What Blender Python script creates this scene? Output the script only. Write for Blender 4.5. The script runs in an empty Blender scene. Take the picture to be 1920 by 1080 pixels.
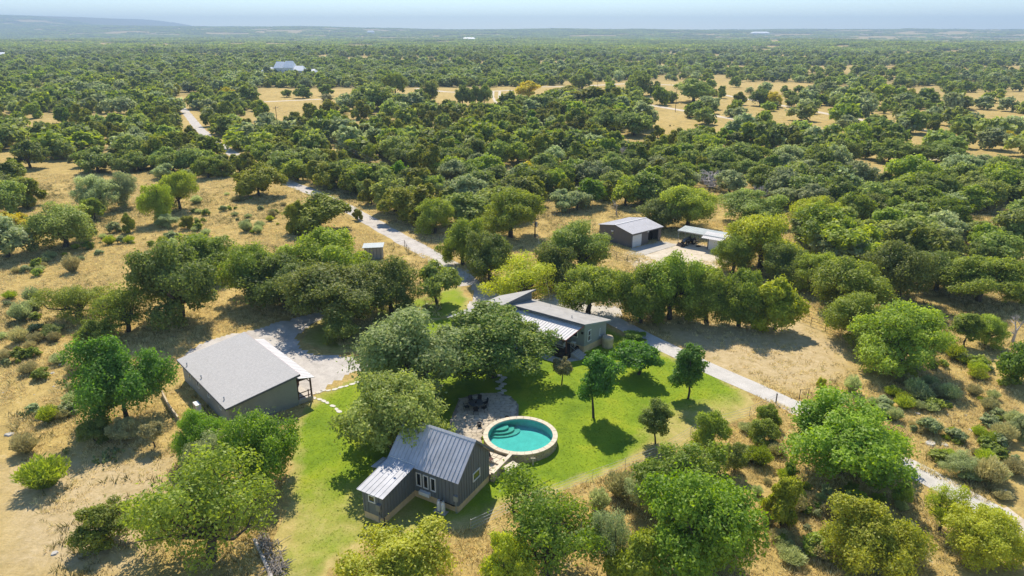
import bpy, math, random
import numpy as np
from mathutils import Vector
R=math.radians
sc=bpy.context.scene; col=sc.collection
rng=np.random.default_rng(7); random.seed(7)
H=40.; F=1280.; PIT=R(20.5)
# ---------------- camera, world, sun, exposure ----------------
cam=bpy.data.objects.new('camera',bpy.data.cameras.new('camera')); col.objects.link(cam)
cam.location=(0,0,H); cam.rotation_euler=(R(90-20.5),0,0)
cam.data.sensor_width=36; cam.data.lens=24; cam.data.clip_start=.5; cam.data.clip_end=40000
sc.camera=cam
SUN_EL=R(50); SUN_AZ=R(-7)      # azimuth from +Y towards +X
w=bpy.data.worlds.new('World'); sc.world=w; w.use_nodes=True
nt=w.node_tree; nt.nodes.clear()
sky=nt.nodes.new('ShaderNodeTexSky'); sky.sky_type='NISHITA'; sky.sun_disc=False
sky.sun_elevation=SUN_EL; sky.sun_rotation=SUN_AZ; sky.altitude=300; sky.air_density=1.0; sky.dust_density=0.0; sky.ozone_density=5.0
bg=nt.nodes.new('ShaderNodeBackground'); bg.inputs[1].default_value=0.115
wo=nt.nodes.new('ShaderNodeOutputWorld'); nt.links.new(sky.outputs[0],bg.inputs[0]); nt.links.new(bg.outputs[0],wo.inputs[0])
sd=bpy.data.lights.new('sun','SUN'); sd.energy=4.1; sd.angle=R(.6); sd.color=(1,.91,.77)
sun=bpy.data.objects.new('sun',sd); col.objects.link(sun)
sv=Vector((math.sin(SUN_AZ)*math.cos(SUN_EL),math.cos(SUN_AZ)*math.cos(SUN_EL),math.sin(SUN_EL)))
sun.rotation_euler=sv.to_track_quat('Z','Y').to_euler(); sun.location=(0,0,120)
sc.view_settings.view_transform='Standard'; sc.view_settings.look='None'; sc.view_settings.gamma=1
sc.view_settings.use_curve_mapping=False; sc.view_settings.exposure=0.70
try:
    sc.cycles.use_denoising=True; sc.cycles.max_bounces=7; sc.cycles.diffuse_bounces=3; sc.cycles.transmission_bounces=4
    sc.cycles.transparent_max_bounces=6; sc.cycles.volume_bounces=0; sc.cycles.caustics_reflective=False; sc.cycles.caustics_refractive=False
except Exception: pass
# ---------------- mapping the plan of the place ----------------
CP,SP=math.cos(PIT),math.sin(PIT)
def G(x,y,z=0.):
    u=(x-960)/F; v=(540-y)/F
    dy=CP+v*SP; dz=-SP+v*CP; t=(z-H)/dz
    return (u*t,dy*t)
def proj(X,Y,Z=0.):
    dz=Z-H; f=np.maximum(Y*CP-dz*SP,1e-3)
    return 960+F*X/f, 540-F*(Y*SP+dz*CP)/f
def depth(Y,Z=0.): return Y*CP-(Z-H)*SP
def zat(Y,y):
    v=(540-y)/F
    return H+Y*(v*CP-SP)/(CP+v*SP)
# ---------------- helpers ----------------
def tag(o,label=None,cat=None,group=None,kind=None):
    if label: o['label']=label
    if cat: o['category']=cat
    if group: o['group']=group
    if kind: o['kind']=kind
    return o
def empty(name,loc,rz=0.,label=None,cat=None,group=None):
    o=bpy.data.objects.new(name,None); col.objects.link(o); o.empty_display_size=.2
    o.location=(loc[0],loc[1],loc[2] if len(loc)>2 else 0); o.rotation_euler=(0,0,rz)
    return tag(o,label,cat,group)
def npmesh(name,v,f,mat=None,smooth=False):
    """v (n,3), f (m,k) arrays"""
    me=bpy.data.meshes.new(name); v=np.asarray(v,np.float32); f=np.asarray(f,np.int32)
    me.vertices.add(len(v)); me.vertices.foreach_set('co',v.ravel())
    k=f.shape[1]; me.loops.add(f.size); me.loops.foreach_set('vertex_index',f.ravel())
    me.polygons.add(len(f)); me.polygons.foreach_set('loop_start',np.arange(0,f.size,k,dtype=np.int32))
    try: me.polygons.foreach_set('loop_total',np.full(len(f),k,np.int32))
    except Exception: pass
    if smooth: me.polygons.foreach_set('use_smooth',np.ones(len(f),bool))
    me.update(calc_edges=True)
    if mat: me.materials.append(mat)
    return me
def attr(me,name,data,dom='POINT',typ='FLOAT'):
    a=me.attributes.new(name,typ,dom)
    a.data.foreach_set('vector' if typ=='FLOAT_VECTOR' else 'value',np.asarray(data).ravel())
def link(name,me,parent=None,loc=None,rz=None):
    o=bpy.data.objects.new(name,me); col.objects.link(o)
    if parent: o.parent=parent
    if loc is not None: o.location=loc
    if rz is not None: o.rotation_euler=(0,0,rz)
    return o
class MB:
    def __init__(s): s.v=[]; s.f=[]
    def poly(s,pts):
        n=len(s.v); s.v+= [tuple(p) for p in pts]; s.f.append(tuple(range(n,n+len(pts)))); return s
    def box(s,x0,x1,y0,y1,z0,z1):
        return s.hexa([(x0,y0,z0),(x1,y0,z0),(x1,y1,z0),(x0,y1,z0)],[(x0,y0,z1),(x1,y0,z1),(x1,y1,z1),(x0,y1,z1)])
    def hexa(s,b,t):
        n=len(s.v); k=len(b); s.v+=list(b)+list(t)
        s.f.append(tuple(n+i for i in reversed(range(k)))); s.f.append(tuple(n+k+i for i in range(k)))
        for i in range(k):
            j=(i+1)%k; s.f.append((n+i,n+j,n+k+j,n+k+i))
        return s
    def prism(s,p2,z0,z1):
        return s.hexa([(x,y,z0) for x,y in p2],[(x,y,z1) for x,y in p2])
    def slab(s,c,th):      # c: corners counter-clockwise seen from above
        return s.hexa([(x,y,z-th) for x,y,z in c],list(c))
    def tube(s,p0,p1,r0,r1=None,n=7):
        r1=r0 if r1 is None else r1
        a=Vector(p0); b=Vector(p1); d=(b-a)
        if d.length<1e-6: return s
        q=d.to_track_quat('Z','Y'); m=len(s.v)
        for p,r in ((a,r0),(b,r1)):
            for i in range(n):
                t=2*math.pi*i/n; s.v.append(tuple(p+q@Vector((r*math.cos(t),r*math.sin(t),0))))
        for i in range(n):
            j=(i+1)%n; s.f.append((m+i,m+j,m+n+j,m+n+i))
        s.f.append(tuple(m+i for i in reversed(range(n)))); s.f.append(tuple(m+n+i for i in range(n)))
        return s
    def rev(s,prof,cx=0,cy=0,n=20):   # lathe, profile of (r,z)
        m=len(s.v)
        for r,z in prof:
            for i in range(n):
                t=2*math.pi*i/n; s.v.append((cx+r*math.cos(t),cy+r*math.sin(t),z))
        for k in range(len(prof)-1):
            for i in range(n):
                j=(i+1)%n; s.f.append((m+k*n+i,m+k*n+j,m+(k+1)*n+j,m+(k+1)*n+i))
        return s
    def mesh(s,name,mat,smooth=False):
        me=bpy.data.meshes.new(name); me.from_pydata(s.v,[],s.f); me.update()
        if smooth: me.polygons.foreach_set('use_smooth',np.ones(len(me.polygons),bool))
        me.materials.append(mat); return me
    def build(s,name,mat,parent=None,smooth=False,loc=None,rz=None):
        return link(name,s.mesh(name,mat,smooth),parent,loc,rz)
# ---------------- materials ----------------
def mat(name,c,rough=.8,metal=0.,noise=None,bump=0.,scale=4.,spec=.3):
    """noise=(amount, scale) varies value; bump strength at scale"""
    m=bpy.data.materials.new(name); m.use_nodes=True; t=m.node_tree; b=t.nodes['Principled BSDF']
    b.inputs['Base Color'].default_value=(*c,1); b.inputs['Roughness'].default_value=rough; b.inputs['Metallic'].default_value=metal
    b.inputs['Specular IOR Level'].default_value=spec
    if noise:
        tc=t.nodes.new('ShaderNodeTexCoord'); nz=t.nodes.new('ShaderNodeTexNoise'); nz.inputs['Scale'].default_value=noise[1]; nz.inputs['Detail'].default_value=6; nz.inputs['Roughness'].default_value=.65
        t.links.new(tc.outputs['Object'],nz.inputs['Vector'])
        mr=t.nodes.new('ShaderNodeMapRange'); mr.inputs[1].default_value=.3; mr.inputs[2].default_value=.7; mr.inputs[3].default_value=1-noise[0]; mr.inputs[4].default_value=1+noise[0]
        t.links.new(nz.outputs['Fac'],mr.inputs[0])
        hs=t.nodes.new('ShaderNodeHueSaturation'); hs.inputs['Color'].default_value=(*c,1)
        t.links.new(mr.outputs[0],hs.inputs['Value']); 
        oi=t.nodes.new('ShaderNodeObjectInfo'); m2=t.nodes.new('ShaderNodeMapRange'); m2.inputs[3].default_value=1-.35*noise[0]; m2.inputs[4].default_value=1+.35*noise[0]
        t.links.new(oi.outputs['Random'],m2.inputs[0]); t.links.new(m2.outputs[0],hs.inputs['Saturation'])
        t.links.new(hs.outputs[0],b.inputs['Base Color'])
    if bump:
        tc=t.nodes.new('ShaderNodeTexCoord'); nz=t.nodes.new('ShaderNodeTexNoise'); nz.inputs['Scale'].default_value=scale; nz.inputs['Detail'].default_value=5
        t.links.new(tc.outputs['Object'],nz.inputs['Vector']); bp=t.nodes.new('ShaderNodeBump'); bp.inputs['Strength'].default_value=bump; bp.inputs['Distance'].default_value=.05
        t.links.new(nz.outputs['Fac'],bp.inputs['Height']); t.links.new(bp.outputs[0],b.inputs['Normal'])
    return m
def foliage(name,dark,light,trans=.45,hue=.03,val=.25,sat=.98):
    m=bpy.data.materials.new(name); m.use_nodes=True; t=m.node_tree; t.nodes.clear()
    N=t.nodes.new; L=t.links.new
    a=N('ShaderNodeAttribute'); a.attribute_name='tint'; oi=N('ShaderNodeObjectInfo')
    mx=N('ShaderNodeMix'); mx.data_type='RGBA'; mx.inputs[6].default_value=(*dark,1); mx.inputs[7].default_value=(*light,1)
    L(a.outputs['Fac'],mx.inputs[0])
    hs=N('ShaderNodeHueSaturation'); L(mx.outputs[2],hs.inputs['Color'])
    h=N('ShaderNodeMapRange'); h.inputs[3].default_value=.5-hue; h.inputs[4].default_value=.5+hue; L(oi.outputs['Random'],h.inputs[0]); L(h.outputs[0],hs.inputs['Hue'])
    mm=N('ShaderNodeMath'); mm.operation='MULTIPLY'; mm.inputs[1].default_value=7.31; L(oi.outputs['Random'],mm.inputs[0])
    fr=N('ShaderNodeMath'); fr.operation='FRACT'; L(mm.outputs[0],fr.inputs[0])
    v=N('ShaderNodeMapRange'); v.inputs[3].default_value=1-val; v.inputs[4].default_value=1+val; L(fr.outputs[0],v.inputs[0]); L(v.outputs[0],hs.inputs['Value'])
    hs.inputs['Saturation'].default_value=sat
    d=N('ShaderNodeBsdfDiffuse'); tr=N('ShaderNodeBsdfTranslucent'); L(hs.outputs[0],d.inputs[0])
    h2=N('ShaderNodeHueSaturation'); h2.inputs['Hue'].default_value=.49; h2.inputs['Saturation'].default_value=1.1; h2.inputs['Value'].default_value=1.5; L(hs.outputs[0],h2.inputs['Color']); L(h2.outputs[0],tr.inputs[0])
    ms=N('ShaderNodeMixShader'); ms.inputs[0].default_value=trans; L(d.outputs[0],ms.inputs[1]); L(tr.outputs[0],ms.inputs[2])
    gl=N('ShaderNodeBsdfGlossy'); gl.inputs['Roughness'].default_value=.55; gl.inputs[0].default_value=(1,1,1,1)
    m3=N('ShaderNodeMixShader'); m3.inputs[0].default_value=.02; L(ms.outputs[0],m3.inputs[1]); L(gl.outputs[0],m3.inputs[2])
    o=N('ShaderNodeOutputMaterial'); L(m3.outputs[0],o.inputs[0]); return m
FM={
 'oak':foliage('oak_leaves',(0.143,0.192,0.035),(0.408,0.473,0.102),hue=.012),
 'oakgreen':foliage('green_oak_leaves',(0.139,0.210,0.021),(0.431,0.505,0.055),hue=.01),
 'oakdark':foliage('dark_oak_leaves',(0.110,0.176,0.030),(0.360,0.416,0.074),hue=.01),
 'grey':foliage('grey_oak_leaves',(0.184,0.234,0.091),(0.507,0.563,0.240),hue=.01),
 'cedar':foliage('juniper_leaves',(0.138,0.174,0.013),(0.417,0.421,0.037),.3,hue=.014),
 'bright':foliage('bright_leaves',(0.102,0.209,0.012),(0.312,0.453,0.027),.45,hue=.008),
 'lime':foliage('lime_leaves',(0.230,0.297,0.018),(0.598,0.615,0.044),.45,hue=.008),
 'yellow':foliage('yellow_leaves',(.40,.37,.015),(.78,.66,.05),.4,hue=.004,val=.10),
 'maple':foliage('maple_leaves',(.085,.190,.020),(.190,.370,.040),.5,hue=.006,val=.1),
 'pecan':foliage('tall_crown_leaves',(.095,.185,.026),(.42,.48,.10),.4,hue=.005,val=.05),
 'sage':foliage('sage_leaves',(0.270,0.270,0.115),(0.559,0.508,0.217),.3,hue=.01),
 'cactus':foliage('cactus_pads',(0.138,0.188,0.060),(0.345,0.376,0.121),.05),
}
FM['oakmix']=foliage('grey_green_oak_leaves',(.150,.205,.060),(.42,.49,.17),.45,hue=.005,val=.05)
M={}
M['bark']=mat('bark',(.085,.068,.052),.95,noise=(.35,3),bump=.6,scale=9)
M['dead']=mat('dead_wood',(.46,.42,.39),.95,noise=(.25,3))
M['siding']=mat('dark_siding',(.165,.182,.188),.75,noise=(.10,1.2),bump=.15,scale=14)
M['batten']=mat('batten',(.14,.155,.16),.75,noise=(.08,2))
M['trimwhite']=mat('white_trim',(.78,.78,.75),.5,noise=(.05,3))
M['glass']=mat('window_glass',(.012,.016,.02),.08,spec=.8)
M['metalroof']=mat('galvanised_roof',(.47,.47,.49),.55,.0,noise=(.16,.8),bump=.08,scale=3)
M['whiteroof']=mat('white_metal_roof',(.62,.60,.585),.6,.0,noise=(.08,1.5))
M['stone']=mat('limestone',(.50,.40,.26),.9,noise=(.28,1.6),bump=.6,scale=5)
M['coping']=mat('limestone_coping',(.62,.54,.41),.85,noise=(.18,2.2),bump=.3,scale=6)
M['flag']=mat('flagstone',(.47,.40,.30),.9,noise=(.30,1.3),bump=.35,scale=5)
M['step']=mat('pale_flagstone',(.62,.58,.50),.9,noise=(.16,1.5),bump=.3,scale=5)
M['mortar']=mat('mortar_bed',(.26,.22,.17),.95,noise=(.3,2),bump=.4,scale=10)
M['skirt']=mat('stone_skirt',(.68,.50,.29),.9,noise=(.15,1.5),bump=.4,scale=4)
M['conc']=mat('concrete',(.44,.41,.36),.9,noise=(.14,.7),bump=.15,scale=8)
M['fascia']=mat('fascia',(.13,.135,.15),.7,noise=(.08,2))
M['lhwall']=mat('grey_lap_siding',(.24,.24,.22),.8,noise=(.10,1.2))
M['lhroof']=mat('shingle_roof',(.34,.32,.30),.9,noise=(.10,.9))
M['mhwall']=mat('pale_grey_siding',(.30,.32,.31),.8,noise=(.08,1.5))
M['wood']=mat('stained_timber',(.10,.045,.03),.8,noise=(.25,4))
M['redtrim']=mat('red_trim',(.34,.08,.09),.6)
M['deck']=mat('dark_deck',(.035,.025,.02),.8,noise=(.3,3))
M['decktop']=mat('pale_deck',(.52,.47,.40),.85,noise=(.15,3))
M['cover']=mat('pale_cover',(.50,.49,.46),.9,noise=(.12,3))
M['shopwall']=mat('shop_cladding',(.155,.145,.140),.6,.1,noise=(.08,1.5))
M['shoproof']=mat('shop_roof',(.46,.45,.46),.6,.0,noise=(.08,.7))
M['cproof']=mat('carport_roof',(.38,.42,.41),.6,.0,noise=(.15,.9))
M['white']=mat('white_paint',(.76,.76,.74),.5,noise=(.05,2))
M['black']=mat('black_plastic',(.012,.012,.013),.5)
M['blacktop']=mat('dark_tabletop',(.05,.055,.06),.12,spec=.7)
M['grey']=mat('grey_metal',(.24,.25,.26),.5,.3,noise=(.12,3))
M['box']=mat('taupe_box',(.33,.29,.26),.7,noise=(.08,3))
M['steel']=mat('rusty_pipe',(.10,.08,.07),.75,.3,noise=(.3,4))
M['galv']=mat('galvanised_steel',(.40,.42,.43),.45,.5,noise=(.1,4))
M['pole']=mat('pole_wood',(.075,.055,.045),.95,noise=(.25,3))
M['wire']=mat('wire',(.16,.16,.16),.5,.4)
M['rock']=mat('pale_rock',(.48,.45,.40),.95,noise=(.28,2),bump=.7,scale=4)
M['tblue']=mat('tractor_paint',(.10,.15,.21),.35,.1,spec=.6)
M['tyre']=mat('tyre_rubber',(.018,.018,.018),.9)
M['rim']=mat('cream_rim',(.55,.50,.38),.5)
M['poolshell']=mat('pool_plaster',(.45,.74,.72),.8,noise=(.14,1.1))
M['step_in']=mat('pool_step_stone',(.42,.58,.52),.8,noise=(.2,2))
M['farwall']=mat('far_building_wall',(.80,.79,.76),.8,noise=(.05,1))
M['farroof']=mat('far_pale_roof',(.84,.84,.84),.6,noise=(.06,.5))
M['brush']=mat('brush_pile_wood',(.33,.29,.25),.95,noise=(.3,3))
def striped(name,c,amt,per,axis,rough=.8,bump=.5):
    """fine courses too small to build: relief running along one object axis"""
    m=mat(name,c,rough,noise=(.08,1.0)); t=m.node_tree; b=t.nodes['Principled BSDF']
    tc=t.nodes.new('ShaderNodeTexCoord'); sx=t.nodes.new('ShaderNodeSeparateXYZ'); t.links.new(tc.outputs['Object'],sx.inputs[0])
    mu=t.nodes.new('ShaderNodeMath'); mu.operation='DIVIDE'; mu.inputs[1].default_value=per; t.links.new(sx.outputs[axis],mu.inputs[0])
    fr=t.nodes.new('ShaderNodeMath'); fr.operation='FRACT'; t.links.new(mu.outputs[0],fr.inputs[0])
    bp=t.nodes.new('ShaderNodeBump'); bp.inputs['Strength'].default_value=bump; bp.inputs['Distance'].default_value=.03; t.links.new(fr.outputs[0],bp.inputs['Height']); t.links.new(bp.outputs[0],b.inputs['Normal'])
    return m
M['lhwall']=striped('grey_lap_siding',(.34,.345,.325),.1,.2,2)
M['mhwall']=striped('pale_grey_siding',(.30,.325,.315),.1,.2,2)
M['shopwall']=striped('shop_cladding',(.155,.143,.138),.1,.3,0,.55)
M['shoproofp']=M['shoproof']
# ground colours, all in world coordinates
def ground_tex(t,kind='dry'):
    N=t.nodes.new; L=t.links.new
    g=N('ShaderNodeNewGeometry')
    def nz(s,d=6,r=.6,dist=0.):
        n=N('ShaderNodeTexNoise'); n.inputs['Scale'].default_value=s; n.inputs['Detail'].default_value=d; n.inputs['Roughness'].default_value=r; n.inputs['Distortion'].default_value=dist
        L(g.outputs['Position'],n.inputs['Vector']); return n.outputs['Fac']
    def ramp(f,stops):
        r=N('ShaderNodeValToRGB'); r.color_ramp.elements[0].position=stops[0][0]; r.color_ramp.elements[0].color=(*stops[0][1],1)
        r.color_ramp.elements[1].position=stops[-1][0]; r.color_ramp.elements[1].color=(*stops[-1][1],1)
        for p,c in stops[1:-1]:
            e=r.color_ramp.elements.new(p); e.color=(*c,1)
        L(f,r.inputs[0]); return r.outputs[0]
    def mix(f,a,b,mode='MIX'):
        m=N('ShaderNodeMix'); m.data_type='RGBA'; m.blend_type=mode
        if isinstance(f,float): m.inputs[0].default_value=f
        else: L(f,m.inputs[0])
        for s,x in ((6,a),(7,b)):
            if isinstance(x,tuple): m.inputs[s].default_value=(*x,1)
            else: L(x,m.inputs[s])
        return m.outputs[2]
    return g,nz,ramp,mix
def ground_material():
    m=bpy.data.materials.new('dry_ground'); m.use_nodes=True; t=m.node_tree; b=t.nodes['Principled BSDF']; b.inputs['Roughness'].default_value=.95; b.inputs['Specular IOR Level'].default_value=.1
    g,nz,ramp,mix=ground_tex(t); L=t.links.new; N=t.nodes.new
    big=ramp(nz(.035,5,.6,.4),[(.33,(.33,.235,.080)),(.5,(.47,.340,.118)),(.66,(.54,.40,.165))])
    mid=ramp(nz(.38,8,.72,.6),[(.28,(.13,.11,.04)),(.42,(.36,.27,.100)),(.55,(.52,.385,.130)),(.72,(.64,.51,.26))])
    fine=ramp(nz(4.5,5,.75),[(.3,(.55,.52,.45)),(.5,(.98,.97,.95)),(.72,(1.35,1.32,1.25))])
    c=mix(.65,big,mid); c=mix(.75,c,fine,'MULTIPLY')
    # olive weeds
    wf=N('ShaderNodeMapRange'); L(nz(.21,7,.7,.8),wf.inputs[0]); wf.inputs[1].default_value=.56; wf.inputs[2].default_value=.68; wf.inputs[4].default_value=.55
    c=mix(wf.outputs[0],c,(.22,.21,.06))
    # bare limestone dirt
    bf=N('ShaderNodeMapRange'); L(nz(.6,8,.75,1.),bf.inputs[0]); bf.inputs[1].default_value=.62; bf.inputs[2].default_value=.70; bf.inputs[4].default_value=.7
    c=mix(bf.outputs[0],c,(.50,.45,.37))
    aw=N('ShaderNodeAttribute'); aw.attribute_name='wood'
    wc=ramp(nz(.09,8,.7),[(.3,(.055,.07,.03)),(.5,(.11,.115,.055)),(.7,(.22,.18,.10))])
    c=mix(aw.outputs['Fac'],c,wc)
    ab=N('ShaderNodeAttribute'); ab.attribute_name='bare'
    bc=ramp(nz(1.1,9,.82,.5),[(.3,(.32,.25,.12)),(.45,(.47,.36,.19)),(.56,(.55,.43,.25)),(.72,(.66,.54,.35))])
    nb=N('ShaderNodeMath'); nb.operation='MULTIPLY'; L(ab.outputs['Fac'],nb.inputs[0]); nb.inputs[1].default_value=.85
    c=mix(nb.outputs[0],c,bc)
    L(c,b.inputs['Base Color'])
    bp=N('ShaderNodeBump'); bp.inputs['Strength'].default_value=.7; bp.inputs['Distance'].default_value=.25; L(nz(2.2,8,.75),bp.inputs['Height']); L(bp.outputs[0],b.inputs['Normal'])
    return m
def lawn_material():
    m=bpy.data.materials.new('lawn_grass'); m.use_nodes=True; t=m.node_tree; b=t.nodes['Principled BSDF']; b.inputs['Roughness'].default_value=.9; b.inputs['Specular IOR Level'].default_value=.15
    g,nz,ramp,mix=ground_tex(t); L=t.links.new; N=t.nodes.new
    gr=ramp(nz(.22,6,.62,.5),[(.3,(.125,.205,.010)),(.5,(.200,.285,.012)),(.7,(.290,.335,.018))])
    dr=ramp(nz(.5,8,.7,.5),[(.3,(.27,.235,.060)),(.5,(.42,.345,.115)),(.7,(.54,.42,.18))])
    fine=ramp(nz(7.,5,.8),[(.3,(.68,.68,.6)),(.5,(1,1,1)),(.7,(1.25,1.25,1.2))])
    a=N('ShaderNodeAttribute'); a.attribute_name='green'
    ad=N('ShaderNodeMath'); ad.operation='ADD'; L(a.outputs['Fac'],ad.inputs[0])
    n0=N('ShaderNodeMapRange'); L(nz(.7,6,.7,.4),n0.inputs[0]); n0.inputs[1].default_value=.3; n0.inputs[2].default_value=.7; n0.inputs[3].default_value=-.22; n0.inputs[4].default_value=.28
    L(n0.outputs[0],ad.inputs[1]); ad.use_clamp=True
    c=mix(ad.outputs[0],dr,gr); c=mix(.8,c,fine,'MULTIPLY'); L(c,b.inputs['Base Color'])
    bp=N('ShaderNodeBump'); bp.inputs['Strength'].default_value=.4; bp.inputs['Distance'].default_value=.08; L(nz(9,6,.8),bp.inputs['Height']); L(bp.outputs[0],b.inputs['Normal'])
    return m
def road_material(name,c1,c2,c3):
    m=bpy.data.materials.new(name); m.use_nodes=True; t=m.node_tree; b=t.nodes['Principled BSDF']; b.inputs['Roughness'].default_value=.95; b.inputs['Specular IOR Level'].default_value=.1
    g,nz,ramp,mix=ground_tex(t); L=t.links.new; N=t.nodes.new
    c=ramp(nz(.5,8,.7,.3),[(.3,c1),(.5,c2),(.7,c3)]); f=ramp(nz(6.,5,.8),[(.3,(.78,.78,.78)),(.7,(1.2,1.2,1.2))])
    c=mix(.8,c,f,'MULTIPLY'); L(c,b.inputs['Base Color'])
    bp=N('ShaderNodeBump'); bp.inputs['Strength'].default_value=.4; bp.inputs['Distance'].default_value=.04; L(nz(10,6,.8),bp.inputs['Height']); L(bp.outputs[0],b.inputs['Normal'])
    return m
M['ground']=ground_material(); M['lawn']=lawn_material()
M['gravel']=road_material('caliche_gravel',(.36,.33,.29),(.50,.46,.41),(.60,.56,.50))
M['drive']=road_material('concrete_drive',(.44,.42,.38),(.53,.50,.45),(.60,.57,.52))
M['track']=road_material('dirt_track',(.46,.39,.29),(.58,.50,.38),(.66,.58,.46))
# ---------------- terrain ----------------
def sn(x,y,s,seed):
    a=np.random.default_rng(seed); r=0
    for k in range(5):
        th=a.uniform(0,6.283); ph=a.uniform(0,6.283); fr=s*(1.7**k)*.6
        r=r+np.sin((x*math.cos(th)+y*math.sin(th))*fr+ph+1.3*np.sin((y*math.cos(th)-x*math.sin(th))*fr*.7+ph))/(1.45**k)
    return r/2.4
def smooth(a,b,x):
    t=np.clip((x-a)/(b-a),0,1); return t*t*(3-2*t)
def terrain(x,y):
    x=np.asarray(x,float); y=np.asarray(y,float); d=np.hypot(x,y)
    z=smooth(380,900,d)*(5.5*sn(x,y,.0045,3)-3)+smooth(1500,4000,d)*9*sn(x,y,.0012,5)
    # high ground on the left skyline, and a long low rise further right
    z=z+smooth(5200,8800,y)*(smooth(-4700,-6900,x)*140+smooth(-300,-4200,x)*38*(1+.5*sn(x,y*0,.0035,61)))*(1+.10*sn(x,y,.0016,8))
    z=z+smooth(4500,8000,y)*(70+14*sn(x,y*.2,.0011,12))
    z=z+smooth(1400,2600,y)*smooth(500,1500,x)*smooth(4200,3000,y)*8
    return z
def inpoly(x,y,P):
    P=np.asarray(P); c=np.zeros(np.shape(x),bool); n=len(P)
    for i in range(n):
        x0,y0=P[i]; x1,y1=P[(i+1)%n]
        if y0==y1: continue
        c^=((y0>y)!=(y1>y))&(x<(x1-x0)*(y-y0)/(y1-y0)+x0)
    return c
def distpoly(x,y,P):
    P=np.asarray(P); d=np.full(np.shape(x),1e9); n=len(P)
    for i in range(n):
        a=P[i]; b=P[(i+1)%n]; ab=b-a; t=np.clip(((x-a[0])*ab[0]+(y-a[1])*ab[1])/(ab@ab+1e-9),0,1)
        d=np.minimum(d,np.hypot(x-a[0]-t*ab[0],y-a[1]-t*ab[1]))
    return np.where(inpoly(x,y,P),d,-d)
def axis(lo,hi,dlo,dhi,step,g=1.06):
    a=list(np.arange(dlo,dhi,step)); s=step
    while a[-1]<hi: s*=g; a.append(a[-1]+s)
    s=step; b=[]; x=dlo
    while x>lo: s*=g; x-=s; b.append(x)
    return np.array(b[::-1]+a)
PX=lambda L:[G(x,y) for x,y in L]
# where the woodland is open (photo plan) : (polygon, density)
WOODS=[PX([(535,238),(575,218),(700,278),(790,315),(740,322),(660,296),(590,266)]),PX([(490,232),(560,268),(640,305),(700,335),(850,378),(960,408),(940,428),(880,445),(830,430),(790,425),(730,405),(690,385),(650,365),(590,345),(545,325),(480,285),(450,262)]),PX([(-100,310),(115,312),(130,345),(75,390),(40,400),(-100,430)]),
 # polygons on plan where trees of the woodland stand
 PX([(-400,64),(2400,64),(2400,150),(1500,150),(1240,150),(960,160),(480,165),(480,200),(505,225),(560,262),(640,300),(700,330),(640,385),(560,352),(500,322),(440,338),(380,336),(330,338),(250,332),(150,322),(120,330),(60,350),(-400,480)]),
 PX([(560,215),(640,195),(700,192),(800,195),(880,212),(960,212),(1060,190),(1190,190),(1210,232),(1260,265),(1480,262),(1640,262),(2400,240),(2400,460),(1920,460),(1920,570),(1820,560),(1720,560),(1640,560),(1560,500),(1520,480),(1480,420),(1440,385),(1300,352),(1260,384),(1150,390),(1090,398),(1020,410),(940,418),(900,390),(830,345),(760,310),(690,280),(620,250)]),
]
SPARSE=[ (PX([(1040,150),(1240,146),(1500,148),(1700,155),(1950,165),(1950,235),(1700,240),(1610,262),(1480,258),(1300,240),(1190,195)]),.10),
 (PX([(1560,200),(2400,190),(2400,330),(1900,350),(1840,300),(1640,300),(1560,262)]),.38),(PX([(1500,120),(2400,120),(2400,190),(1700,185),(1560,200)]),.6),(PX([(-300,330),(60,300),(200,230),(420,200),(420,120),(-300,120)]),.70)]
OPEN=[PX(p) for p in [
 [(500,180),(700,183),(660,200),(560,210),(520,250),(500,205)],[(590,262),(650,286),(720,322),(850,362),(960,404),(900,390),(830,370),(700,334),(630,300)],
 [(740,168),(960,160),(960,212),(880,210),(760,195)],[(350,232),(392,236),(425,262),(430,300),(395,300),(410,270),(425,272),(500,312),(560,340),(540,345),(430,300),(385,275)],[(325,180),(355,180),(392,245),(385,270),(340,245)],
 [(1640,268),(1700,290),(1690,305),(1620,292)],[(1790,295),(1950,300),(1950,345),(1900,350),(1850,310)],[(1740,415),(1950,400),(1950,440),(1800,440)],
 [(110,312),(160,318),(150,345),(60,385),(60,350)]]]
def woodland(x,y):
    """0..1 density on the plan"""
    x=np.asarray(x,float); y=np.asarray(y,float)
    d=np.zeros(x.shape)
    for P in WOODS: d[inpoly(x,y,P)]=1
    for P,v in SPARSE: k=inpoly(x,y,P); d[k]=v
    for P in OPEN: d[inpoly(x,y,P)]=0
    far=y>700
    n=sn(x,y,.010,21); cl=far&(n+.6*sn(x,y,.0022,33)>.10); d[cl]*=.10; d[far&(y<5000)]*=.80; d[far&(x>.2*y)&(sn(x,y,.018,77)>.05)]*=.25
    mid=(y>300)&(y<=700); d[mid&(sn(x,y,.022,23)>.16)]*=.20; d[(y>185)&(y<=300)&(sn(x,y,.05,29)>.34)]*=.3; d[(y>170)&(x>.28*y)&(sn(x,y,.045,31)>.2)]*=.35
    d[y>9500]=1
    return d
xs=axis(-11000,11000,-110,110,1.0,1.05); ys=axis(-60,12500,15,200,1.0,1.035)
XX,YY=np.meshgrid(xs,ys); ZZ=terrain(XX,YY)
nx,ny=len(xs),len(ys); ii=np.arange(nx*ny).reshape(ny,nx)
fc=np.stack([ii[:-1,:-1].ravel(),ii[:-1,1:].ravel(),ii[1:,1:].ravel(),ii[1:,:-1].ravel()],1)
me=npmesh('ground',np.stack([XX.ravel(),YY.ravel(),ZZ.ravel()],1),fc,M['ground'],True)
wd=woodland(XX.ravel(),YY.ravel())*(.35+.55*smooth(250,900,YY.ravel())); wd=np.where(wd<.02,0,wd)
attr(me,'wood',np.clip(wd,0,1))
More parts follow.
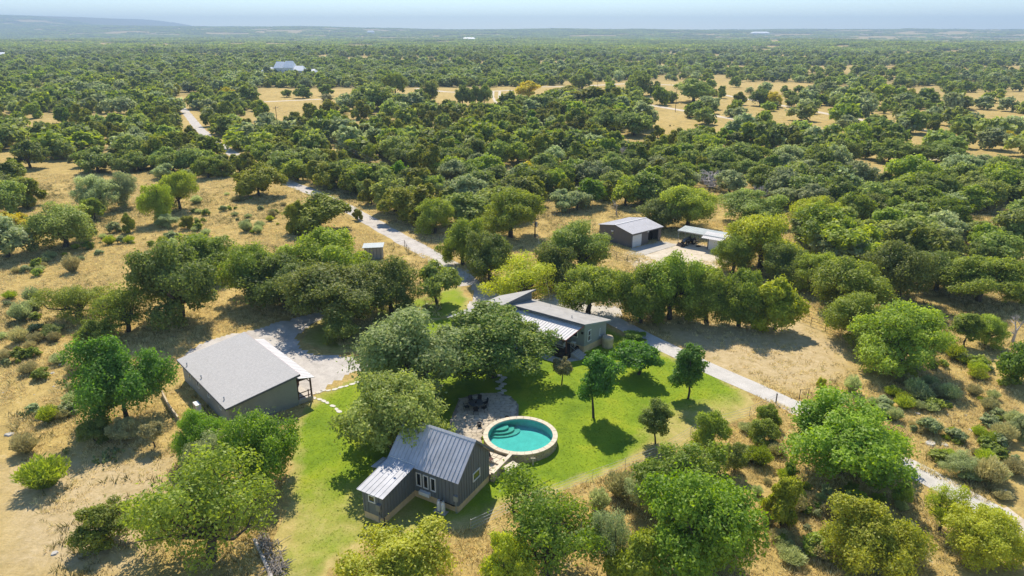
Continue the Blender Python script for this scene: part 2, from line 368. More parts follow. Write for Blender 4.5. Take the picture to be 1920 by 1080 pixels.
BARE=[PX(p) for p in [[(0,870),(330,850),(320,960),(240,1080),(0,1080)],[(1150,490),(1240,500),(1350,500),(1400,470),(1260,440),(1180,470)],[(1230,610),(1500,600),(1590,650),(1590,700),(1500,740),(1330,690)],[(850,420),(700,400),(760,440),(830,470)]]]
br=np.zeros(nx*ny)
for P in BARE: br=np.maximum(br,smooth(-2.5,3.,distpoly(XX.ravel(),YY.ravel(),P)))
attr(me,'bare',br)
tag(link('ground',me),'dry grass ground',kind='structure')
# ---------------- flat sheets ----------------
def sheet(name,P,z,m,label,step=.6,jit=.35,green=None):
    P=np.array(P); lo=P.min(0)-1; hi=P.max(0)+1
    a=np.arange(lo[0],hi[0],step); b=np.arange(lo[1],hi[1],step); X,Y=np.meshgrid(a,b)
    d=distpoly(X.ravel(),Y.ravel(),P)+jit*sn(X.ravel(),Y.ravel(),1.1,4)+jit*.6*sn(X.ravel(),Y.ravel(),3.3,9)
    n1,n2=len(a),len(b); I=np.arange(n1*n2).reshape(n2,n1)
    q=np.stack([I[:-1,:-1].ravel(),I[:-1,1:].ravel(),I[1:,1:].ravel(),I[1:,:-1].ravel()],1)
    q=q[(d[q]>0).all(1)]; used=np.unique(q); mp=np.full(n1*n2,-1); mp[used]=np.arange(len(used))
    X=X.ravel()[used]; Y=Y.ravel()[used]; dd=d[used]
    me=npmesh(name,np.stack([X,Y,terrain(X,Y)+z],1),mp[q],m,True)
    if green: attr(me,'green',green(X,Y,dd))
    return tag(link(name,me),label,kind='structure')
def ribbon(name,line,width,z,m,label,step=1.5,var=.12):
    L=np.array(line); out=[]
    seg=np.hypot(*np.diff(L,axis=0).T); s=np.r_[0,np.cumsum(seg)]; n=max(4,int(s[-1]/step))
    t=np.linspace(0,s[-1],n); X=np.interp(t,s,L[:,0]); Y=np.interp(t,s,L[:,1])
    k=np.ones(5)/5
    if n>9: X[2:-2]=np.convolve(X,k,'valid'); Y[2:-2]=np.convolve(Y,k,'valid')
    dx=np.gradient(X); dy=np.gradient(Y); l=np.hypot(dx,dy); nxv=-dy/l; nyv=dx/l
    wl=width/2*(1+var*sn(t,t*0,.9,3)); wr=width/2*(1+var*sn(t,t*0+50,.9,6))
    V=[];
    for o in (1,.5,0,-.5,-1):
        ww=np.where(o>0,wl,wr); x=X+nxv*ww*o; y=Y+nyv*ww*o; V.append(np.stack([x,y,terrain(x,y)+z],1))
    V=np.stack(V,1).reshape(-1,3); I=np.arange(n*5).reshape(n,5)
    q=np.stack([I[:-1,:-1].ravel(),I[1:,:-1].ravel(),I[1:,1:].ravel(),I[:-1,1:].ravel()],1)[:,::-1]
    return tag(link(name,npmesh(name,V,q[:,::-1],m,True)),label,kind='structure')
LAWN=PX([(1128,606),(1180,628),(1250,662),(1330,693),(1400,730),(1425,755),(1400,790),(1330,805),(1290,835),(1220,858),(1160,882),(1100,905),(1040,925),(960,950),(900,985),(800,1010),(700,1030),(640,1060),(600,1140),(440,1180),(500,1040),(525,960),(540,880),(545,800),(560,770),(600,735),(650,712),(690,690),(700,640),(760,600),(850,590),(1000,600)])
DRYBIT=[PX(p) for p in [[(1230,770),(1440,735),(1480,830),(1200,900),(1200,840)],[(430,1180),(500,985),(560,960),(600,1000),(640,1090),(600,1180)],[(680,900),(640,960),(660,1030),(900,1040),(940,950),(860,960)],[(560,890),(620,880),(680,1000),(500,1010)]]]
def lawn_green(X,Y,d):
    g=smooth(0,2.2,d)*1.15
    for i,P in enumerate(DRYBIT): g=g-smooth(-3,3,distpoly(X,Y,P))*(.95,.75,.75,.45)[i]
    return g.clip(-.3,1.2)
sheet('lawn',LAWN,.012,M['lawn'],'bright green mown lawn',.5,.5,lawn_green)
gg=lambda X,Y,d:smooth(0,1.6,d)*.9
sheet('grass_verge',PX([(790,555),(840,540),(868,535),(882,560),(870,585),(820,605),(700,610),(620,610),(640,590)]),.010,M['lawn'],'yellow green grass under the oaks',.5,.5,gg)
sheet('grass_island',PX([(575,615),(600,598),(650,590),(700,600),(700,655),(640,664),(590,655),(565,640)]),.016,M['lawn'],'grass island in the turning circle',.4,.3,lambda X,Y,d:smooth(0,3,d)*.55)
sheet('gravel_court',PX([(335,690),(350,655),(420,628),(470,620),(520,602),(590,586),(640,585),(620,600),(580,610),(560,628),(562,645),(590,662),(650,668),(700,672),(700,690),(660,702),(640,715),(600,735),(570,745),(520,760),(440,760)]),.004,M['gravel'],'pale gravel turning court',.5,.35)
sheet('gravel_yard',PX([(820,480),(850,486),(890,520),(930,548),(1000,560),(1060,545),(1160,560),(1175,580),(1160,605),(1125,610),(1000,600),(960,590),(900,592),(830,610),(790,640),(770,640),(800,600),(860,580),(888,560),(872,520)]),.005,M['gravel'],'gravel yard behind the long house',.5,.4)
ribbon('gravel_drive',PX([(330,190),(350,212),(372,240),(398,264),(440,290),(505,325),(545,345),(600,366),(655,392),(705,421),(760,452),(812,480),(850,500),(880,535)]),4.0,.006,M['gravel'],'long gravel drive')
ribbon('concrete_drive',PX([(1125,588),(1160,606),(1212,634),(1290,672),(1350,700),(1420,730),(1492,764)]),2.9,.020,M['drive'],'concrete drive past the lawn',1.2,.06)
ribbon('concrete_drive',PX([(1482,757),(1600,830),(1700,872),(1760,905),(1830,945),(1885,975)]),3.1,.024,M['drive'],'concrete drive to the bottom right',1.2,.03)
ribbon('dirt_track',PX([(1860,958),(1900,985),(1960,1030),(2020,1080)]),3.4,.008,M['track'],'dirt end of the drive',1.2,.2)
ribbon('dirt_track',PX([(1130,188),(1190,192),(1260,204),(1340,217),(1440,234),(1500,250),(1620,278),(1700,300),(1800,293),(1860,297),(1930,310),(2100,330)]),5.,.03,M['track'],'dirt track across the far meadow',3)
ribbon('dirt_track',PX([(985,160),(1060,160),(1110,157),(1180,152),(1260,155),(1330,160)]),9.,.05,M['track'],'pale far road between trees',5)
ribbon('dirt_track',PX([(1350,175),(1420,188),(1480,200),(1550,213),(1600,222),(1700,240),(1760,248)]),5.,.03,M['track'],'narrow track through the right meadow',3)
ribbon('dirt_track',PX([(490,191),(560,188),(640,184),(720,180)]),5.,.03,M['track'],'track in the upper left meadow',4)
ribbon('dirt_track',PX([(780,163),(840,172),(880,172),(960,168)]),6.,.03,M['track'],'track behind the lone oaks',4)
for dx in (0,12): ribbon('wheel_rut',PX([(925+dx,170),(924+dx,182),(932+dx,196),(950+dx,210)]),1.8,.03,M['track'],'wheel rut in the meadow',3)
# ---------------- trees ----------------
def unit(v): return v/np.maximum(np.linalg.norm(v,axis=-1,keepdims=True),1e-9)
def leaves(c,n_out,size,g,asp=1.6,rand=.9,up=.35):
    """c centres (n,3), n_out outward dirs; quads"""
    n=len(c); nn=unit(n_out*.7+g.normal(size=(n,3))*rand*.6+np.array([0,0,up]))
    t=unit(np.cross(nn,g.normal(size=(n,3)))); b=np.cross(nn,t)
    s=size*g.uniform(.6,1.4,(n,1))*.5
    v=np.stack([c-t*s*asp,c-b*s*.8,c+t*s*asp,c+b*s*.8],1).reshape(-1,3)
    return v,np.arange(4*n).reshape(n,4)
def crown(name,kind,W,Ht,n,size,seed,K=48):
    g=np.random.default_rng(seed)
    base={'oak':.05,'dense':.03,'cedar':.02,'maple':.13,'bush':0.,'umbrella':.42}[kind]
    zc=(base+1)/2*Ht; hz=(1-base)/2*Ht
    NL={'oak':11,'dense':12,'cedar':9,'maple':10,'bush':8,'umbrella':8}[kind]
    # big lobes
    th=g.uniform(0,6.283)+np.arange(NL)*2.4; el=g.permutation(np.linspace(-.9,.95,NL))+g.uniform(-.06,.06,NL); el=el.clip(-.97,.97); 
    ca=np.sqrt(1-el**2); ca=np.where(el<0,np.maximum(ca,.86),ca); d=np.stack([np.cos(th)*ca,np.sin(th)*ca,el],1)
    R1=g.uniform(.17,.29,NL)*W; stretch=g.uniform(.82,1.12,NL)
    if kind=='cedar': R1*=.95
    if kind=='maple': R1*=1.15; stretch*=.88
    lc=d*stretch[:,None]*np.stack([W/2-R1*.9,W/2-R1*.9,np.maximum(hz-R1*.62,.1*hz)],1)
    lc[0]=(0,0,0)
    if kind=='cedar': lc[:,:2]*=np.clip(1-.5*np.clip(lc[:,2:3]/hz,0,1)**1.4,.3,1)
    if kind=='maple':
        tt=np.clip((lc[:,2]+hz)/(2*hz),0,1); lc[:,:2]*=np.interp(tt,[0,.3,.6,1],[.95,1.15,.85,.15])[:,None]
    if kind=='umbrella': lc[:,2]=np.abs(lc[:,2])*.9-hz*.3
    lc[:,2]+=zc
    # clumps on the lobes
    per=max(3,K//NL); c=[];rad=[];tn=[]
    for a,r in zip(lc,R1):
        q=unit(g.normal(size=(per,3))+np.array([0,0,.35])); c.append(a+q*r*np.array([.85,.85,.62])*g.uniform(.75,1.05,(per,1))); rad.append(r*g.uniform(.28,.48,per)); tn.append(np.full(per,g.random())*.5+.5*g.random(per))
    c=np.concatenate(c+[lc]); rad=np.concatenate(rad+[R1*.72]); tn=np.concatenate(tn+[np.full(NL,.25)])
    c[:,2]=np.maximum(c[:,2],rad*.5); KK=len(c)
    pr=rad**2; pr/=pr.sum(); k=g.choice(KK,n,p=pr)
    dd=unit(g.normal(size=(n,3))+np.array([0,0,.35])); r=g.uniform(0,1,n)**.25
    wob=1+.22*np.sin(dd[:,0]*7+k)*np.sin(dd[:,1]*6+k*2.)+.30*np.abs(g.normal(size=n))*(g.random(n)<.22)
    flat={'cedar':1.15,'bush':.9,'umbrella':.6}.get(kind,.80)
    p=c[k]+dd*(r*rad[k]*wob)[:,None]*np.array([1,1,flat])
    out=unit(p-np.array([0,0,zc-.3*hz]))
    p[:,2]=np.maximum(p[:,2],.06*g.random(n)+.03)
    asp=2.2 if kind=='cedar' else 1.5
    v,f=leaves(p,dd*.6+out*.5,size,g,asp)
    me=npmesh(name,v,f)
    tint=np.clip(.55*tn[k]+.55*g.random(n)-.05,0,1)
    if kind=='dense': tint=np.where(g.random(n)<.80,tint*.6,.7+.3*g.random(n))
    attr(me,'tint',tint,'FACE')
    me.materials.append(FM['oak'])
    return me,c
def wispy(name,W,Ht,n,seed,size=.16):
    """open shrub of upright sprays"""
    g=np.random.default_rng(seed); a=g.uniform(0,6.283,n); r=np.sqrt(g.random(n)); t=g.random(n)**.7
    lean=r*W*.5*(.25+.75*t); hh=Ht*t*(1-.45*r**2)*(1+.15*np.sin(a*4+seed))
    p=np.stack([np.cos(a)*lean,np.sin(a)*lean,hh+.03],1)
    up=unit(np.stack([np.cos(a)*r*.8,np.sin(a)*r*.8,np.ones(n)],1))
    t1=unit(up+g.normal(size=(n,3))*.35); b=unit(np.cross(t1,g.normal(size=(n,3))))
    s=size*g.uniform(.6,1.5,(n,1))
    v=np.stack([p-t1*s,p-b*s*.22,p+t1*s,p+b*s*.22],1).reshape(-1,3)
    me=npmesh(name,v,np.arange(4*n).reshape(n,4)); attr(me,'tint',np.clip(g.random(n)*.7+.3*(t>.6),0,1),'FACE'); me.materials.append(FM['sage'])
    return me
def trunkmesh(name,W,Ht,c,seed,lean=.0,r=None,fork=.3,limbs=9,m=None):
    g=np.random.default_rng(seed); mb=MB(); r=r or W*.032
    pts=[Vector((0,0,-.15))]; x=0;y=0
    for i in range(1,4):
        x+=lean*Ht*.1+g.normal()*.02*Ht; y+=g.normal()*.02*Ht; pts.append(Vector((x,y,Ht*fork*i/3)))
    for i in range(3): mb.tube(pts[i],pts[i+1],r*(1.25-.18*i),r*(1.07-.18*i),8)
    top=pts[-1]; idx=g.permutation(len(c))[:limbs]
    for k in idx:
        e=Vector(c[k]); s=pts[-1] if g.random()<.6 else pts[-2]+(pts[-1]-pts[-2])*.5
        mid=s.lerp(e,.5)+Vector((g.normal()*.06*W,g.normal()*.06*W,.04*Ht))
        mb.tube(s,mid,r*.55,r*.33,6); mb.tube(mid,e,r*.33,r*.08,5)
        for _ in range(2):
            q=mid.lerp(e,g.uniform(.2,.7)); mb.tube(q,q+Vector((g.normal(),g.normal(),.6))*(.09*W),r*.16,r*.04,4)
    return mb.mesh(name,m or M['bark'])
def deadmesh(name,W,Ht,seed,dense=1.,m=None):
    g=np.random.default_rng(seed); mb=MB()
    def rec(p,d,l,r,lev):
        e=p+d*l; mb.tube(p,e,r,r*.62,5 if lev<2 else 3)
        if lev>=4: return
        for _ in range(int((3 if lev<3 else 4)*dense)):
            nd=(d+Vector(g.normal(size=3))*.55).normalized(); 
            if nd.z<0.05: nd.z=.1
            rec(p.lerp(e,g.uniform(.55,1.)),nd,l*g.uniform(.55,.8),r*.5,lev+1)
    rec(Vector((0,0,-.1)),Vector((.05,0,1)),Ht*.32,W*.034,0)
    if dense>1:
        for k in range(5):
            a=k*1.26; rec(Vector((0,0,0)),Vector((math.cos(a)*.8,math.sin(a)*.8,.8)).normalized(),Ht*.3,W*.030,1)
    return mb.mesh(name,m or M['dead'])
LIB={}
def lib(key,kind,W,Ht,n,size,seeds,K=48,lean=0.,fork=.3,limbs=9,r=None):
    L=[]
    for s in seeds:
        me,c=crown('crown',kind,W,Ht,n,size,s,K); tm=trunkmesh('trunk',W,Ht,c,s,lean,r,fork,limbs)
        L.append((me,tm,W,Ht))
    LIB[key]=L
lib('oakH','oak',10.,7.4,32000,.175,(1,2,3,4,5),66,limbs=13)
lib('denseH','dense',10.,8.5,38000,.18,(11,12),64,limbs=12)
lib('thickH','oak',8.,6.4,24000,.155,(14,15),52)
lib('moundH','bush',10.,7.2,34000,.17,(111,112,113),60,fork=.25,limbs=10,r=.22)
lib('bushH','bush',5.,3.6,13000,.13,(21,22,23),40,fork=.2,limbs=6,r=.08)
lib('cedarH','cedar',6.,5.6,20000,.17,(31,32,33),52,fork=.3,limbs=8,r=.14)
lib('mapleH','maple',4.5,6.6,13000,.155,(44,45,47),40,fork=.42,limbs=8,r=.10)
lib('umbH','umbrella',6.,4.2,6500,.22,(51,52),34,lean=-.25,fork=.5,limbs=10,r=.15)
lib('airyH','oak',10.,7.4,14000,.16,(61,62,63),44,limbs=26,fork=.22)
lib('oakM','oak',8.5,6.6,7600,.34,(5,6,7,8,9),44,limbs=7)
lib('cedarM','cedar',5.5,5.4,5200,.32,(34,35,36,37),34,limbs=4,r=.12)
lib('bushM','bush',4.,2.8,1600,.34,(24,25),24,fork=.2,limbs=3,r=.06)
lib('farO','oak',8.5,6.4,900,.85,(71,72,73,74),26,limbs=3)
lib('farC','cedar',5.5,5.0,330,.95,(75,76),18,limbs=2,r=.12)
LIB['wisp']=[(wispy('crown',3.,2.2,3200,s),None,3.,2.2) for s in (81,82,83)]
LIB['dead']=[(deadmesh('trunk',7.,5.5,s),None,7.,5.5) for s in (91,92)]
LIB['brush']=[(deadmesh('trunk',5.,3.6,s,1.4),None,5.,3.6) for s in (93,)]
# cactus: clusters of upright flat pads
def cactus(seed):
    g=np.random.default_rng(seed); mb=MB()
    for k in range(46):
        x=g.normal()*.75; y=g.normal()*.5; z=max(.1,g.uniform(.05,.75)-.25*abs(x)); a=g.uniform(0,3.14); s=g.uniform(.13,.2); t=g.normal()*.35
        ring=[]
        for q in range(8):
            th=q*math.pi/4; u=s*math.cos(th)*.8; w=s*math.sin(th)*1.2
            ring.append((x+u*math.cos(a)+w*t*math.sin(a),y+u*math.sin(a)-w*t*math.cos(a),z+w))
        n=(-math.sin(a)*.02,math.cos(a)*.02); 
        mb.hexa([(p[0]-n[0],p[1]-n[1],p[2]) for p in ring],[(p[0]+n[0],p[1]+n[1],p[2]) for p in ring])
    me=mb.mesh('pads',FM['cactus']); attr(me,'tint',np.repeat(g.random(46),10)[:len(me.polygons)],'FACE'); return me
LIB['cactus']=[(cactus(5),None,3.,1.1),(cactus(6),None,3.,1.1)]
KN={ # kind -> (object name, category)
 'oak':('live_oak','oak tree'),'cedar':('juniper_tree','juniper'),'bush':('leafy_shrub','shrub'),'maple':('lawn_tree','young tree'),'wisp':('wispy_shrub','shrub'),
 'dead':('bare_tree','bare tree'),'cactus':('prickly_pear','cactus'),'elm':('cedar_elm','elm tree')}
cnt={}; last={}
def place(kindname,key,fm,X,Y,W,Ht,label,group=None,rz=None,seed=None):
    name,cat=KN[kindname]; L=LIB[key]; i=cnt.get(key,0); cnt[key]=i+1
    me,tm,W0,H0=L[(i if seed is None else seed)%len(L)]
    z=float(terrain(X,Y))
    root=empty(name,(X,Y,z),random.uniform(0,6.283) if rz is None else rz,label,cat,group)
    root.scale=(W/W0*random.uniform(.9,1.12),W/W0*random.uniform(.9,1.12),Ht/H0); root.rotation_euler[0]=random.uniform(-.07,.07)
    part='crown' if tm else {'dead':'branches','cactus':'pads','wisp':'sprays','brush':'branches'}[key]
    o=bpy.data.objects.new(part,me); col.objects.link(o); o.parent=root
    if fm: 
        o.material_slots[0].link='OBJECT'; o.material_slots[0].material=FM[fm]
    if part=='pads': o['kind']='stuff'
    if tm:
        t=bpy.data.objects.new('trunk',tm); col.objects.link(t); t.parent=root
    cnt[name]=cnt.get(name,0)+1
    return root
used=[]
def T(kind,key,fm,cx,by,wpx,ty,label,group=None,rz=None,seed=None):
    X,Y=G(cx,by); W=1.1*wpx*depth(Y,2)/F; Ht=zat(Y,ty); Ht=max(.5,Ht*.97)
    used.append((X,Y,W*.5)); return place(kind,key,fm,X,Y,W,Ht,label,group,rz,seed)
HAND=[
# foreground
('elm','airyH','oakgreen',395,1045,255,850,'thin pale green tree with a dark leaning trunk at the bottom left'),
('bush','bushH','oakgreen',198,1018,122,950,'round green shrub alone in the mown dry field, bottom left'),
('wisp','wisp','oakgreen',85,912,92,862,'large grey green wispy shrub at the left edge of the mown field'),
('wisp','wisp','sage',50,848,48,815,'smaller wispy shrub above the large one at the left edge'),
('elm','moundH','maple',238,788,150,634,'vivid green tree beside the end of the grey left building'),
('bush','bushH','oakdark',180,828,62,786,'dark bluish shrub below the vivid green tree'),
('bush','bushH','sage',238,822,62,786,'pale olive shrub between the dark shrub and the little tree'),
('maple','umbH','sage',291,838,44,788,'little pale tree with a thin curved trunk below the vivid green tree'),
('elm','moundH','bright',380,858,105,768,'yellow green tree overlapping the front of the grey left building'),
('elm','moundH','bright',492,905,150,772,'green tree with dark underside at the left edge of the lawn'),
('bush','airyH','grey',400,900,95,810,'grey green twiggy shrub between the two trees below the left building'),
('elm','moundH','lime',745,1120,215,1012,'lime green tree top at the bottom edge in front of the cottage'),
('elm','airyH','bright',1020,1075,215,912,'bright green tree with a forked trunk right of the cottage, at the bottom'),
('elm','bushH','lime',950,1110,100,1000,'yellow green tree at the bottom edge left of the forked tree'),
('bush','airyH','grey',1140,1075,85,945,'grey green slim tree between the two big bottom trees'),
('cedar','cedarH','lime',1190,1110,100,1000,'yellow juniper tip at the bottom edge between the big trees'),
('oak','moundH','bright',1300,1085,225,895,'big dark green tree filling the bottom right of centre'),
('oak','oakH','oakgreen',1290,970,185,838,'light olive oak behind the big dark tree'),
('bush','airyH','grey',1200,950,75,880,'pale shrub left of the light olive oak'),
('bush','bushH','oakgreen',1330,838,72,776,'round grey green shrub in dry grass right of the slender lawn tree'),
('bush','bushH','oakdark',1375,885,50,832,'small dark shrub right of the light olive oak'),
('wisp','wisp','sage',1162,930,62,888,'pale wispy shrub at the lawn fence'),
('wisp','wisp','grey',1122,955,42,918,'blue grey shrub below the pale one by the lawn fence'),
('bush','bushH','oakgreen',1440,800,48,758,'grey green shrub by the concrete drive'),
('bush','bushH','oakgreen',1430,828,55,790,'low olive shrub below the one by the concrete drive'),
('bush','bushH','bright',1482,895,30,866,'small bright shrub left of the wide green tree'),
('cedar','cedarH','lime',1462,985,72,892,'half yellow juniper at the foot of the wide green tree'),
('elm','moundH','bright',1578,885,222,752,'wide bright green tree beside the concrete drive'),
('elm','moundH','lime',1625,1068,165,950,'lime green bushy tree at the bottom right'),
('elm','moundH','lime',1842,1050,135,958,'yellow green bushy tree beside the drive at bottom right'),
('elm','airyH','lime',1762,995,75,912,'sparse yellow leaved tree between the two lime trees'),
('bush','bushH','oakgreen',1690,945,48,905,'low green shrub below the drive edge'),
('bush','airyH','grey',1800,890,70,848,'silvery shrub on the slope right of the drive'),
('wisp','wisp','sage',1850,905,60,860,'pale yellow weedy shrub on the right slope'),
('bush','bushH','grey',1915,820,50,782,'grey shrub at the right edge of the slope'),
# lawn trees
('maple','mapleH','maple',1113,783,86,650,'straight young tree with full green crown in the middle of the lawn'),
('maple','umbH','maple',1197,702,102,640,'wide low crowned tree with leaning trunk nearest the long house'),
('maple','mapleH','maple',1290,748,76,632,'young tree on the lawn beside the concrete drive'),
('maple','mapleH','oakdark',1229,832,56,747,'slender dark sapling at the dry edge of the lawn'),
('maple','umbH','sage',1053,722,46,670,'small pale feathery tree left of the straight lawn tree'),
# around the house
('oak','oakH','oak',740,852,205,703,'spreading oak leaning over the cottage roof'),
('oak','oakH','oakmix',772,742,222,583,'large grey green oak above the stepping stones'),
('elm','denseH','pecan',925,706,200,577,'tall dark green tree with yellow tips behind the stone patio'),
('oak','oakH','oakdark',636,602,172,493,'dark oak with visible trunk at the turning court'),
('bush','bushH','oakdark',645,640,75,588,'dark understorey shrub below the turning court oak'),
('oak','oakH','oakdark',735,585,120,484,'oak between the turning court and the yellow grass'),
('maple','umbH','oakdark',820,570,90,492,'oak with a leaning trunk on the yellow green grass'),
('oak','thickH','oakdark',535,578,150,470,'broad oak above the pale gravel court'),
('oak','oakH','oakgreen',610,545,160,425,'tall oak in front of the small grey pump shed'),
('oak','oakH','oakgreen',480,560,110,455,'oak at the left end of the oak row over the court'),
('oak','thickH','oakdark',690,552,95,492,'oak close to the pump shed'),
('cedar','cedarH','cedar',600,432,118,362,'wide dark juniper beside the gravel drive'),
('cedar','cedarH','cedar',563,438,40,378,'small juniper left of the wide dark one'),
('cedar','cedarH','cedar',671,412,18,390,'tiny juniper at the edge of the gravel drive'),
# left thicket
('oak','oakH','oakdark',335,602,170,452,'dark oak at the heart of the left thicket'),
('oak','thickH','oakgreen',385,520,120,432,'light topped oak at the upper end of the left thicket'),
('elm','airyH','oakgreen',240,622,125,530,'thin olive tree in front of the left thicket'),
('oak','airyH','oakgreen',150,598,110,530,'thin tree at the left end of the left thicket'),
('bush','bushH','oakgreen',180,645,70,600,'leafy shrub at the foot of the left thicket'),
('bush','bushH','oakdark',95,632,45,612,'low dark shrub left of the thicket'),
# upper left field
('oak','oakM','grey',15,482,120,400,'grey oak at the left edge of the dry field'),
('elm','oakM','yellow',22,432,62,393,'yellow leaved tree behind the grey oak at the left edge'),
('oak','thickH','oak',122,464,128,382,'round oak mass in the upper left field'),
('cedar','cedarH','cedar',163,450,45,400,'dark juniper on the right of the round oak mass'),
('oak','thickH','grey',188,398,72,322,'grey oak pair in the field, left one'),
('oak','thickH','grey',236,388,58,322,'grey oak pair in the field, right one'),
('oak','thickH','oakgreen',298,418,58,336,'upright oak with bare stem in the field'),
('oak','oakH','oakgreen',338,393,68,320,'oak with a dark forked trunk in the field'),
('cedar','cedarH','cedar',243,436,22,400,'tiny round juniper in the field'),
('cedar','cedarH','cedar',352,430,28,404,'round juniper right of the forked trunk oak'),
('bush','bushH','grey',315,426,42,402,'grey shrub left of the round juniper'),
('cedar','cedarH','cedar',487,368,82,304,'dense juniper where the field meets the gravel drive'),
('cedar','cedarH','cedar',425,330,34,298,'small round juniper behind the dense juniper'),
('cedar','cedarH','oakgreen',178,412,44,370,'olive juniper left of the grey oak pair'),
('wisp','wisp','sage',137,510,30,478,'wispy shrub above the left thicket'),
('wisp','wisp','grey',62,565,30,540,'pale wispy shrub in the left field'),
('wisp','wisp','grey',42,600,40,568,'grey wispy shrub near the left edge'),
('bush','bushM','grey',216,436,26,416,'pale little shrub beside the tiny juniper'),
('wisp','wisp','grey',462,434,24,414,'small grey weed clump in the open field'),
# right of drive
('cedar','cedarH','cedar',762,415,86,346,'juniper mass on the right of the gravel drive'),
('oak','thickH','oakgreen',815,438,82,372,'olive tree at the gate of the drive'),
('oak','oakH','oakgreen',868,498,95,408,'oak with a dark straight trunk beside the drive'),
('oak','oakH','oakdark',917,528,105,428,'larger oak right of the straight trunked one'),
('oak','oakH','oakgreen',957,445,112,354,'oak behind the utility pole'),
('elm','airyH','lime',980,562,120,478,'yellowing thin tree behind the long house roof'),
('oak','oakH','oakdark',1080,515,130,415,'oak against the left wall of the metal workshop'),
('oak','thickH','oakdark',1040,540,90,450,'dark oak left of the twin trunk oak'),
('oak','oakH','oakgreen',1103,592,120,492,'twin trunk oak standing over the long house roof'),
('oak','oakH','oakgreen',1200,604,110,498,'oak at the left end of the row facing the mown clearing'),
('oak','denseH','oakgreen',1255,598,125,470,'tall bright topped oak in front of the workshop yard'),
('oak','denseH','oakgreen',1325,605,115,500,'second oak of the row facing the mown clearing'),
('oak','oakH','oakgreen',1385,612,115,502,'third oak of the row facing the mown clearing'),
('cedar','cedarH','lime',1452,618,88,524,'yellow green juniper at the right end of the row'),
('elm','oakH','lime',1425,502,140,400,'yellow topped tree right of the carport'),
('oak','thickH','oakgreen',1372,512,80,440,'tree touching the right end of the carport'),
('elm','oakH','lime',1527,432,98,370,'bright yellow green elm in the right woodland'),
('oak','oakH','oakgreen',1290,426,105,346,'oak with a dark stem behind the carport'),
('oak','oakH','oak',1238,428,85,372,'oak directly behind the metal workshop'),
('oak','oakH','oak',1405,420,120,355,'wide oak right behind the carport meadow'),
('dead','dead',None,1156,402,46,358,'small bare grey tree in the meadow behind the workshop'),
# right
('oak','oakH','oakgreen',1680,697,165,572,'wide oak on the right slope with dark shade below'),
('oak','oakH','oakgreen',1600,640,120,550,'light green oak right of the field fence'),
('oak','denseH','oakgreen',1590,585,150,480,'pale green oak crown above the field fence'),
('oak','oakH','oakgreen',1520,545,90,470,'olive oak at the top of the grassy strip'),
('oak','thickH','oakdark',1470,528,90,450,'dark oak on the left of the grassy strip'),
('oak','oakH','oakdark',1680,560,130,450,'shaded oak behind the wide slope oak'),
('oak','oakH','oakdark',1755,545,110,470,'dark oak left of the bright right edge oaks'),
('elm','denseH','oakgreen',1835,565,150,480,'bright oak group near the right edge'),
('oak','oakH','oakgreen',1915,570,100,490,'bright oak cut by the right edge'),
('maple','mapleH','oakgreen',1807,650,58,582,'small oak with thin stem on the right slope'),
('oak','thickH','oakgreen',1848,648,65,592,'dark stemmed oak beside the small thin one'),
('dead','dead',None,1898,642,80,555,'grey leafless tree at the right edge'),
('elm','bushH','bright',1905,720,85,640,'bright green shrubby tree at the right edge'),
('bush','bushH','lime',1538,735,20,708,'tiny lime sapling in the mown clearing'),
('wisp','wisp','grey',1597,735,28,705,'grey weed clump at the edge of the mown clearing'),
('bush','bushH','bright',1185,640,45,622,'leafy ivy mound at the house corner beside the drive'),
# far meadow singles
('elm','oakM','yellow',990,182,56,151,'golden yellow tree in the far meadow'),
('oak','oakM','oak',973,205,38,174,'small round oak in front of the golden tree'),
('oak','oakM','oakdark',806,192,34,152,'upright oak alone in the upper meadow'),
('oak','oakM','oakdark',868,198,30,158,'left of the lone tall stemmed oaks'),
('oak','oakM','oakdark',886,198,30,155,'middle of the lone tall stemmed oaks'),
('oak','oakM','oakdark',908,198,32,157,'right of the lone tall stemmed oaks'),
('oak','oakM','oakgreen',742,178,44,130,'flat topped oak with open stem in the upper meadow'),
('oak','oakM','oak',700,205,80,155,'large grey green oak at the meadow edge'),
('oak','oakM','oakdark',1195,178,62,130,'twin stem oak beside the far road'),
('oak','oakM','oakdark',1090,165,48,128,'oak over the far road'),
('elm','bushM','oakgreen',1237,196,34,158,'pale olive shrubby tree beside the far utility pole'),
('oak','oakM','oak',1300,190,80,146,'large oak in the right meadow'),
('oak','oakM','grey',1330,204,44,176,'grey oak in front of the large meadow oak'),
('cedar','cedarM','oakdark',1352,183,18,158,'small dark juniper in the right meadow'),
('cedar','cedarM','cedar',1386,196,26,172,'round juniper near the meadow track'),
('oak','oakM','oakdark',1425,198,44,165,'dark oak pair beside the meadow track'),
('elm','oakM','yellow',1450,200,32,170,'yellow tree at the meadow track bend'),
('oak','oakM','oakdark',1494,200,40,172,'dark juniper pair in the right meadow'),
('oak','oakM','oakdark',1552,175,44,140,'dark round oak high in the right meadow'),
('oak','oakM','oak',1605,188,50,164,'umbrella oak in the right meadow'),
('oak','oakM','oakdark',1571,203,36,176,'oak with a leaning stem in the right meadow'),
('cedar','cedarM','oakdark',1667,194,12,175,'narrow dark juniper in the right meadow'),
('cedar','cedarM','oakgreen',1656,212,18,192,'left of two round junipers in the meadow'),
('cedar','cedarM','oakgreen',1676,210,20,190,'right of two round junipers in the meadow'),
('oak','oakM','oakdark',1699,196,34,168,'broad dark juniper above the two round ones'),
('oak','oakM','oakdark',1740,208,22,185,'ball crowned tree with a short stem in the meadow'),
('oak','oakM','oakdark',1790,205,28,176,'left tree of a dark pair on the right'),
